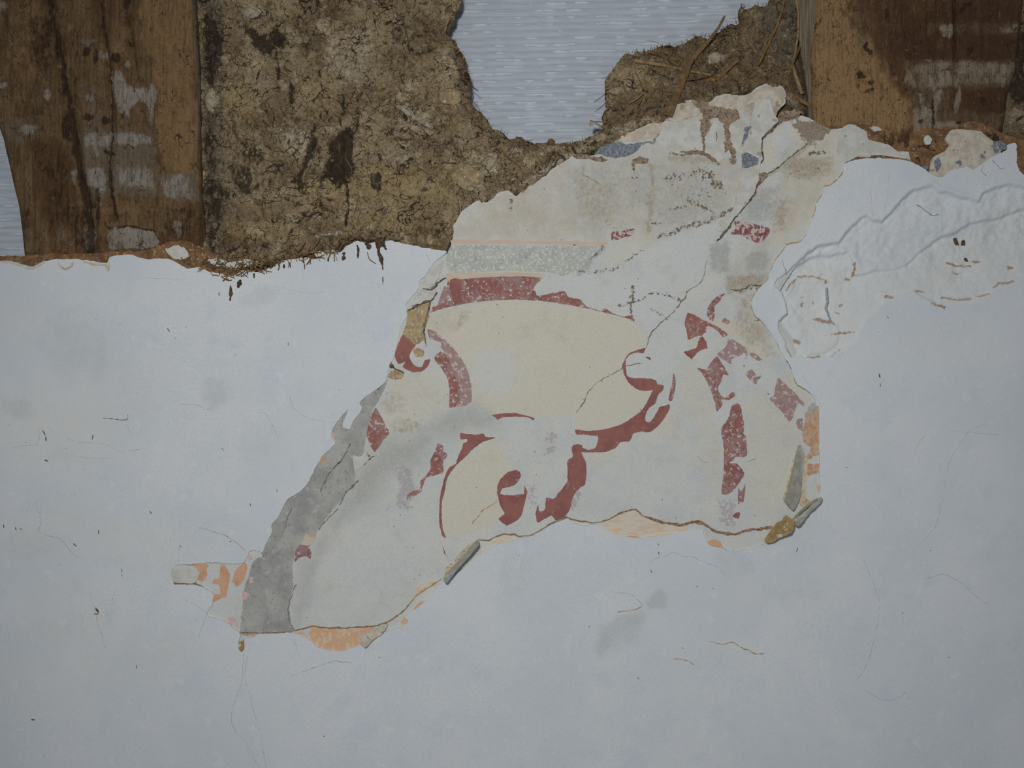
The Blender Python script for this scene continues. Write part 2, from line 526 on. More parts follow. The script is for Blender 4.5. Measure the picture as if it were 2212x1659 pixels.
c = curls(n, c, C(55, 45, 34), 11, .022, .8, 97, (.5, .58))
c = curls(n, c, C(172, 157, 127), 18, .014, .6, 107, (.52, .6))
c = n.spots(c, C(193, 180, 157), 4.5, .66, .73, .7, 46, 4, rough=.65)
c = n.layer(c, 'stain', C(48, 41, 32), 11, .97, 2.2, .92, vec=n.stretch(.75, 1.6), off=56, detail=8)
c = n.layer(c, 'limefleck', C(189, 183, 169), 7, .95, 5, .85, off=57)
n.bump(n.noise(34, 5, .65), 14, .8)
n.bump(n.noise(9, 5, .7), 9, 1.0)
n.bump(n.noise(3.5, 3, .7), 3.2, 1.0)
M_daub = n.done(c)

# timber
def timber(name, base1, base2, dark, layers):
    n = NB(name)
    g = n.stretch(16, 150)
    c = n.mix(n.rng(n.noise(1, 6, .66, g, 0, .5), .36, .64), base1, base2)
    c = n.spots(c, dark, 1, .54, .70, .85, 8.3, 6, n.stretch(20, 170), .66)
    c = n.spots(c, dark, 60, .54, .70, .6, 4, 6, rough=.65)
    for q in layers:
        k = dict(q[2])
        k['vec'] = n.stretch(1, 2.6) if k.get('vec') else n.stretch(1, 1.8)
        c = n.layer(c, *q[:2], **k)
    c = n.spots(c, C(70, 53, 37), 1, .50, .66, .6, 5.1, 5, n.stretch(5, 46), .66)
    c = n.spots(c, C(140, 120, 92), 1, .60, .74, .38, 15.1, 5, n.stretch(4, 40), .66)
    c = n.spots(c, C(64, 48, 34), 26, .54, .68, .5, 34, 6, None, .7)
    c = n.spots(c, C(132, 112, 84), 14, .60, .74, .35, 54, 5, None, .7)
    c = curls(n, c, C(44, 33, 25), 15, .012, .85, 71)
    c = curls(n, c, C(44, 33, 25), 30, .010, .8, 81, (.47, .54), n.stretch(1, 2.2))
    n.bump(n.noise(1, 5, .65, n.stretch(9, 110), 3), 6, .8)
    n.bump(n.noise(1, 4, .65, n.stretch(3, 26), 3), 2.0, .8)
    n.bump(n.noise(6, 5, .7), 2.6, .9)
    return n.done(c)
M_post_l = timber('old_oak_left', C(77, 59, 40), C(98, 79, 56), C(48, 37, 26), [
    ('redbrown', C(65, 44, 28), dict(px=26, amp=.9, sharp=1.3, op=.7, off=3, detail=6)),
    ('tan', C(112, 89, 61), dict(px=22, amp=.8, sharp=1.5, op=.75, off=6, detail=6)),
    ('greyed', C(91, 82, 70), dict(px=16, amp=.7, sharp=2, op=.8, off=9)),
    ('lime', C(127, 124, 117), dict(px=13, amp=.99, sharp=1.4, op=.66, off=12, detail=6, vec='lime')),
    ('dark', C(39, 29, 22), dict(px=8, amp=.85, sharp=2, op=.9, off=15))])
M_post_r = timber('old_oak_right', C(66, 48, 34), C(84, 62, 42), C(46, 34, 26), [
    ('redbrown', C(58, 40, 28), dict(px=26, amp=.9, sharp=1.3, op=.7, off=3, detail=6)),
    ('tan', C(125, 100, 70), dict(px=22, amp=.8, sharp=1.7, op=.92, off=6, detail=6)),
    ('greyed', C(98, 84, 66), dict(px=14, amp=.9, sharp=1.3, op=.6, off=9)),
    ('lime', C(140, 131, 115), dict(px=13, amp=.99, sharp=1.4, op=.52, off=12, detail=6, vec='lime')),
    ('dark', C(40, 31, 25), dict(px=8, amp=.85, sharp=2, op=.9, off=15))])
n = NB('grey_timber_side')
c = n.mix(n.rng(n.noise(1, 4, .6, n.stretch(5, 80)), .35, .65), C(74, 66, 54), C(100, 90, 74))
n.bump(n.noise(1, 4, .6, n.stretch(5, 80)), 3, .6)
M_side = n.done(c)

# woven membrane
n = NB('woven_membrane')
c = n.mix(n.rng(n.noise(1, 3, .6, n.stretch(40, 60)), .35, .65), C(136, 142, 149), C(142, 148, 154))
w = n.N.new('ShaderNodeTexWave'); w.wave_type = 'BANDS'; w.bands_direction = 'X'
w.inputs['Scale'].default_value = .314 / 34; w.inputs['Distortion'].default_value = 1.2; w.inputs['Detail'].default_value = 2
n.L.new(n.pos, w.inputs[0])
c = n.mix(n.rng(w.outputs[1], .80, .97, 0, .16), c, C(140, 147, 154))
c = n.layer(c, 'thread', C(164, 170, 176), 14, .8, 2.0, .85, vec=n.stretch(1.6, .6), off=3)
n.bump(n.noise(1, 3, .6, n.stretch(20, 3)), 1.0, .4)
M_sheet = n.done(c, .6)
# ---------------------------------------------------------------- the backing sheet seen through the hole
def build_sheet():
    y0 = .075
    xs = np.arange(-420, 2640, 9.0); ys = np.arange(-420, 760, 2.5)
    X, Y = np.meshgrid(xs, ys); X, Y = X.ravel(), Y.ravel()
    Yw = Y + 7 * fbm(X, Y, 240, 160, 3, 4) + 3.0 * fbm(X, Y, 26, 60, 2, 14) + .02 * (X - 1100)
    ph = (Yw / 15.4) % 1.0
    row = np.floor(Yw / 15.4)
    st = vnoise(X / 22, row * 3.7, 8)
    h = (4.0 + 5.0 * st) * np.exp(-((ph - .5) / .13) ** 2) - 3.2 * np.exp(-((ph - .72) / .09) ** 2)
    h += 14 * fbm(X, Y, 500, 400, 3, 90)
    th = np.exp(-((ph - .5) / .14) ** 2) * sst(.45, .7, st)
    x, _, z = Pn(X, Y, y0)
    co = np.stack([x, y0 - h * S, z], 1)
    nx, ny = len(xs), len(ys)
    i = np.arange(nx * ny).reshape(ny, nx)
    q = np.stack([i[:-1, :-1], i[1:, :-1], i[1:, 1:], i[:-1, 1:]], -1).reshape(-1, 4)
    o = add_mesh('woven_membrane', co, [], M_sheet, None, {'thread': th}, True, q)
    tag(o, 'pale blue-grey woven membrane sheet showing through the gap behind the daub', 'sheet')
build_sheet()

# ---------------------------------------------------------------- the white wall
WALL_TOP_L = [(0, 565), (25, 566), (48, 572), (70, 576), (95, 565), (120, 560), (170, 560), (215, 566), (232, 569), (236, 556), (250, 552), (280, 549),
    (300, 556), (320, 560), (345, 558), (370, 560), (390, 572), (405, 580), (430, 577), (450, 586), (480, 592), (500, 596), (531, 583), (555, 588),
    (587, 577), (611, 563), (655, 557), (702, 557), (734, 545), (746, 533), (770, 521), (794, 527), (820, 520), (841, 519), (877, 527), (917, 535), (965, 543)]
WALL_LEFT_EDGE = [(945, 560), (937, 569), (917, 597), (906, 606), (903, 624), (885, 646), (876, 660), (879, 682), (865, 706), (862, 728), (856, 749),
    (850, 774), (842, 786), (836, 812), (833, 824), (820, 836), (800, 851), (790, 856), (777, 870), (781, 880), (775, 894), (762, 911), (755, 927), (740, 922),
    (743, 906), (752, 884), (740, 896), (728, 911), (720, 923), (716, 942), (724, 959), (704, 978), (695, 988), (681, 1012), (663, 1046), (646, 1063), (622, 1077),
    (614, 1089), (601, 1118), (586, 1135), (587, 1150), (572, 1178), (567, 1194), (554, 1188), (539, 1192), (527, 1214), (503, 1218), (454, 1215),
    (413, 1219), (378, 1221), (370, 1240), (375, 1262), (383, 1263), (424, 1264), (459, 1280), (459, 1302), (447, 1328), (470, 1337), (492, 1347),
    (514, 1365), (519, 1373), (515, 1389), (518, 1401), (527, 1403), (528, 1386), (535, 1379), (549, 1376), (557, 1371), (584, 1369), (630, 1367), (641, 1369),
    (663, 1378), (674, 1386), (690, 1400), (725, 1407), (752, 1404), (777, 1392), (792, 1397), (801, 1384), (828, 1366), (863, 1356), (882, 1343),
    (874, 1333), (893, 1318), (915, 1302), (931, 1282)]
WALL_BOTTOM_EDGE = [(952, 1262), (985, 1240), (1012, 1219), (1030, 1200), (1060, 1184), (1074, 1176), (1100, 1170), (1115, 1165), (1150, 1157), (1174, 1144), (1196, 1130), (1226, 1120),
    (1239, 1129), (1261, 1136), (1291, 1133), (1307, 1146), (1332, 1156), (1378, 1162), (1385, 1162), (1445, 1155), (1487, 1145), (1517, 1145), (1520, 1155),
    (1531, 1176), (1562, 1185), (1588, 1191), (1634, 1182), (1660, 1172), (1690, 1155), (1712, 1136), (1746, 1103), (1770, 1075), (1773, 1049), (1770, 1025),
    (1770, 981), (1769, 883), (1763, 878), (1763, 865), (1754, 852)]
WALL_RIGHT_EDGE = [(1742, 841), (1723, 831), (1713, 809), (1707, 790), (1688, 763), (1677, 738), (1656, 706), (1645, 692), (1631, 681), (1623, 657),
    (1625, 645), (1637, 625), (1656, 608), (1671, 571), (1692, 541), (1701, 529), (1729, 523), (1744, 502), (1762, 454), (1763, 440), (1777, 421), (1777, 405),
    (1795, 401), (1810, 387), (1822, 372), (1824, 355), (1849, 344), (1882, 342), (1900, 341), (1930, 343), (1963, 348), (1994, 362), (2009, 375), (2033, 384), (2054, 368), (2090, 360),
    (2102, 366), (2123, 353), (2144, 338), (2174, 325), (2176, 313), (2195, 310), (2197, 356), (2212, 378)]
WALL = [(-420, 575), (-200, 560)] + WALL_TOP_L + WALL_LEFT_EDGE + WALL_BOTTOM_EDGE + WALL_RIGHT_EDGE + [(2300, 400), (2640, 380), (2640, 1990), (-420, 1990)]

U_LINE = [(1684, 602), (1699, 591), (1721, 570), (1745, 546), (1769, 531), (1811, 523), (1823, 510), (1859, 471), (1871, 465), (1886, 474), (1907, 477), (1925, 461),
    (1950, 431), (1974, 409), (1992, 406), (2013, 400), (2031, 413), (2043, 414), (2064, 422), (2112, 434), (2127, 416), (2151, 403), (2188, 398), (2212, 404), (2460, 420)]
V_LINE = [(1684, 602), (1675, 615), (1690, 630), (1701, 654), (1701, 676), (1684, 694), (1683, 709), (1696, 736), (1701, 753), (1711, 772)]
O_LINE = [(1711, 772), (1763, 774), (1793, 770), (1817, 755), (1850, 735), (1868, 690), (1886, 675), (1916, 645), (1977, 632), (2022, 655), (2037, 643), (2097, 645), (2136, 636),
    (2154, 615), (2212, 600), (2460, 590)]
L_LINE = [(1684, 604), (1720, 577), (1750, 556), (1775, 549), (1793, 551), (1823, 546), (1841, 540), (1848, 560), (1846, 580), (1853, 594), (1898, 583), (1937, 579), (1962, 570), (1989, 543), (2019, 522), (2040, 507), (2064, 503),
    (2100, 480), (2160, 470), (2212, 450), (2460, 440)]
AREA = U_LINE + O_LINE[::-1] + V_LINE[::-1][1:]
LOW = L_LINE + O_LINE[::-1] + V_LINE[::-1][1:]

def wall_h(X, Y):
    h = 5 * fbm(X, Y, 420, octv=3, seed=3) + 1.6 * fbm(X, Y, 70, octv=3, seed=13)
    bb = (X > 1640) & (Y > 370) & (Y < 830)
    if bb.any():
        x, y = X[bb], Y[bb]
        wx = x + 5 * fbm(x, y, 16, octv=3, seed=21); wy = y + 5 * fbm(x, y, 16, octv=3, seed=22)
        a = sdist(wx, wy, AREA); l = sdist(wx, wy, LOW)
        dO = segdist(wx, wy, O_LINE, False)
        dv = np.minimum(segdist(wx, wy, V_LINE, False), segdist(wx, wy, U_LINE, False))
        step1 = sst(-2.5, 4.5, a)
        soft = sst(0, 110, dO)                      # the lower rim rises gently back to the smooth wall
        rough = 14 * fbm(x, y, 40, octv=4, seed=31) + 4.0 * fbm(x, y, 11, octv=2, seed=32)
        d = -(11.0 * step1 * (.25 + .75 * soft)) - 9.5 * sst(-2.5, 5, l) * (.2 + .8 * soft) + rough * step1 * (.35 + .65 * soft)
        d += 2.2 * np.exp(-((a + 5) / 5) ** 2) * sst(20, 60, dO)   # slight roll along the torn edge
        hole = sdist(wx, wy, [(1716, 735), (1735, 700), (1765, 685), (1800, 690), (1815, 710), (1812, 740), (1780, 765), (1740, 768)])
        d += 3.5 * sst(-3, 4, hole)
        d += -2.2 * sst(-1, 3, sdist(wx, wy, [(1702, 640), (1730, 600), (1770, 588), (1795, 610), (1790, 650), (1760, 670), (1725, 680)]))
        h = h.copy(); h[bb] += d
    return h

W_MASKS = dict(
    ochre_tint=mask([('p', AREA, 30, .3), ('p', LOW, 20, .5), ('b', 110, 930, 160, 130, 0, .55), ('b', 150, 1150, 190, 70, 0, .55), ('b', 330, 1180, 160, 60, 10, .5), ('b', 260, 850, 120, 90, 0, .4),
                     ('b', 160, 1330, 160, 90, 0, .45), ('b', 60, 700, 120, 80, 0, .3), ('b', 2050, 740, 120, 60, 0, .3), ('b', 2170, 520, 80, 100, 0, .5), ('b', 100, 1480, 160, 90, 0, .35),
                     ('b', 1600, 1280, 60, 40, 0, .4), ('b', 300, 1420, 220, 70, 0, .4)], 10, 60),
    grey_stain=mask([('p', [(1283, 1389), (1302, 1351), (1334, 1321), (1383, 1315), (1400, 1330), (1392, 1352), (1340, 1372), (1312, 1405), (1296, 1425)], 14, .8),
                     ('p', [(1390, 1300), (1405, 1286), (1429, 1273), (1443, 1291), (1438, 1323), (1420, 1312), (1408, 1322)], 10, .95),
                     ('b', 1340, 1370, 60, 40, -40, .5), ('b', 40, 885, 40, 30, 20, .55), ('b', 465, 850, 40, 45, 30, .6), ('b', 1590, 1215, 60, 40, 0, .45), ('b', 1720, 1270, 80, 50, 0, .35), ('b', 150, 740, 80, 90, 0, .4),
                     ('b', 560, 640, 60, 25, -20, .5), ('b', 560, 950, 60, 60, 0, .35), ('b', 215, 770, 20, 80, 10, .45), ('b', 1110, 1240, 40, 60, 0, .35), ('b', 60, 1180, 90, 40, 0, .35)], 8, 30),
    rust=mask([('p', [(1757, 688), (1775, 686), (1800, 693), (1808, 704), (1795, 700), (1775, 694)], 3), ('b', 1720, 738, 13, 5, 10), ('b', 1708, 760, 6, 12, -30),
               ('b', 1836, 603, 9, 4, 0), ('s', [(1848, 568), (1850, 580), (1846, 595)], 3, 2.5, .8), ('s', [(1703, 627), (1712, 610), (1730, 597), (1760, 594), (1788, 604), (1790, 612)], 2.5, 3, .8),
               ('b', 1922, 641, 12, 4.5, 5), ('s', [(1975, 628), (1997, 631)], 2, 2, .9), ('s', [(2015, 655), (2040, 663)], 3.5, 3, .9), ('s', [(2037, 643), (2060, 647), (2097, 646)], 2.2, 1.5),
               ('s', [(2108, 640), (2138, 636)], 2, 2, .9), ('s', [(2148, 620), (2160, 613), (2190, 608)], 2.4, 2), ('b', 2112, 565, 10, 4, 0), ('s', [(2052, 566), (2070, 573), (2100, 574)], 2.5, 2, .9), ('b', 2070, 590, 10, 3, 0),
               ('b', 2185, 577, 10, 4, 0), ('s', [(1800, 720), (1815, 720), (1845, 718)], 2.5, 2.5, .8), ('s', [(1745, 772), (1770, 772)], 2.5, 2, .8), ('b', 1812, 676, 7, 3, 0), ('b', 1820, 658, 6, 4, 0),
               ('s', [(1795, 769), (1815, 755)], 2, 2, .7), ('b', 1738, 657, 5, 8, 20, .6), ('b', 1763, 653, 4, 4, 0, .6), ('b', 1738, 640, 6, 4, 0, .6)], 3, 9),
    cream=mask([('p', LOW, 14, .42), ('s', V_LINE, 8, 8, .8), ('s', O_LINE, 9, 9, .8), ('b', 1780, 570, 40, 18, 0, .9), ('b', 1770, 590, 60, 20, 0, .8), ('b', 1780, 655, 90, 60, 0, .6), ('b', 2080, 600, 120, 40, 0, .6), ('b', 2180, 440, 40, 40, 0, .7)], 8, 26),
)
wall = sheet('wall_back', WALL, M_white, 0.0, 7, None, wall_h, W_MASKS, spacing=9, fine=(2.6, (1640, 375, 2300, 830)), rag_amp=1.9, step=2.6)
tag(wall, 'white limewashed wall face around the exposed painting, patched and cracked', 'wall', None, 'structure')

# ---------------------------------------------------------------- painted plaster
PL = [(945, 556), (969, 544), (979, 506), (980, 487), (998, 455), (1012, 446), (1030, 433), (1063, 429), (1074, 417), (1095, 411), (1106, 417), (1114, 422), (1136, 408), (1152, 390), (1179, 379), (1193, 362), (1212, 350),
    (1242, 332), (1281, 335), (1306, 319), (1321, 304), (1348, 289), (1351, 280), (1372, 280), (1393, 271), (1408, 265), (1432, 262), (1436, 258), (1446, 241), (1461, 226), (1491, 215), (1497, 221), (1530, 220), (1539, 217),
    (1548, 208), (1569, 202), (1597, 205), (1618, 202), (1636, 188), (1654, 181), (1684, 181), (1699, 199), (1696, 223), (1681, 241), (1678, 259), (1711, 256), (1720, 250), (1738, 250), (1768, 265), (1783, 274), (1795, 278), (1819, 277),
    (1834, 267), (1849, 271), (1873, 283), (1876, 301), (1900, 306), (1921, 313), (1939, 325), (1963, 328), (1969, 347), (1990, 372),
    (1940, 375), (1860, 372), (1845, 395), (1815, 425), (1800, 460), (1775, 520), (1735, 555), (1705, 595), (1670, 660), (1690, 700), (1720, 740), (1750, 815), (1790, 860), (1795, 1080), (1760, 1140), (1700, 1195), (1600, 1215),
    (1500, 1195), (1400, 1185), (1250, 1160), (1150, 1185), (1040, 1230), (950, 1310), (860, 1390), (800, 1420), (740, 1430), (660, 1412), (560, 1400), (510, 1425), (490, 1370), (430, 1348), (430, 1300), (355, 1280), (350, 1205), (520, 1195), (535, 1170), (560, 1120),
    (620, 1040), (680, 950), (700, 890), (770, 830), (822, 770), (835, 700), (850, 650), (880, 600), (920, 560)]
YP = 5.5 * S
TORN = [(1630, 223), (1645, 215), (1663, 217), (1672, 247), (1681, 262), (1651, 292), (1645, 322), (1642, 353), (1637, 389), (1627, 422), (1597, 461), (1579, 482), (1566, 500), (1548, 497), (1557, 473), (1582, 455), (1591, 416), (1600, 371), (1604, 340), (1606, 319), (1609, 298), (1618, 274)]
def pl_h(X, Y):
    h = 2.2 * fbm(X, Y, 160, octv=3, seed=41) + .9 * fbm(X, Y, 40, octv=3, seed=42)
    d = sdist(X, Y, PL)
    h = h - 3.0 * (1 - sst(0, 14, d))                                   # worn, rounded broken rim
    up = (Y < 420)
    h = h + np.where(up, 3.0 * fbm(X, Y, 26, octv=3, seed=43) * sst(420, 300, Y), 0)
    return h

YEL = [
    ('p', [(930, 682), (1000, 660), (1063, 651), (1117, 649), (1225, 660), (1334, 684), (1371, 694), (1385, 705), (1397, 738), (1394, 752), (1360, 763), (1344, 790), (1348, 809), (1374, 840), (1409, 845), (1399, 866), (1368, 901),
           (1308, 927), (1243, 928), (1243, 896), (1150, 903), (1110, 892), (1061, 896), (1029, 875), (1019, 850), (1017, 827), (1010, 800), (981, 754), (940, 716), (925, 711)], 6),
    ('p', [(964, 1162), (954, 1116), (955, 1083), (971, 1030), (1006, 988), (1071, 946), (1092, 975), (1112, 1015), (1079, 1037), (1074, 1060), (1082, 1094), (1090, 1110), (1077, 1121), (1060, 1135), (1020, 1150)], 6),
    ('p', [(1460, 800), (1480, 765), (1506, 796), (1536, 846), (1550, 889), (1558, 925), (1562, 990), (1562, 1035), (1556, 1065), (1530, 1060), (1510, 960), (1490, 900), (1462, 860)], 20, .5),
    ('p', [(1255, 978), (1300, 978), (1330, 970), (1300, 1010), (1270, 1015)], 12, .55),
    ('p', [(1405, 935), (1447, 884), (1460, 890), (1455, 945), (1420, 950)], 10, .6),
    ('p', [(1600, 870), (1640, 830), (1662, 862), (1704, 912), (1735, 880), (1735, 960), (1730, 1010), (1700, 1090), (1640, 1120), (1610, 1090), (1612, 1000), (1612, 940)], 22, .55),
    ('p', [(985, 490), (1010, 452), (1070, 430), (1130, 425), (1200, 380), (1226, 370), (1228, 450), (1250, 500), (1320, 505), (1310, 520), (981, 518)], 10, .5),
    ('p', [(1690, 820), (1712, 815), (1740, 850), (1752, 856), (1740, 872), (1715, 845)], 3, .9),
    ('p', [(1495, 676), (1560, 690), (1640, 700), (1680, 770), (1640, 776), (1572, 722)], 8, .8),
    ('p', [(822, 884), (840, 830), (870, 815), (930, 800), (962, 820), (969, 850), (968, 880), (940, 900), (880, 930), (842, 936)], 8, .6),
    ('p', [(672, 1158), (682, 1150), (684, 1160), (680, 1180), (652, 1173), (658, 1158)], 2, 1), ('b', 700, 1130, 16, 12, -30, .7),
    ('p', [(1730, 250), (1830, 300), (1800, 420), (1750, 500), (1660, 540), (1690, 420)], 14, .85),
    ('p', [(1618, 270), (1676, 262), (1650, 300), (1642, 360), (1700, 350), (1740, 300), (1690, 270)], 8, .8),
    ('p', [(800, 970), (808, 985), (800, 990), (790, 975)], 2, .9),
    ('p', [(1300, 540), (1390, 500), (1430, 500), (1430, 520), (1330, 575), (1290, 570)], 12, .45),
]
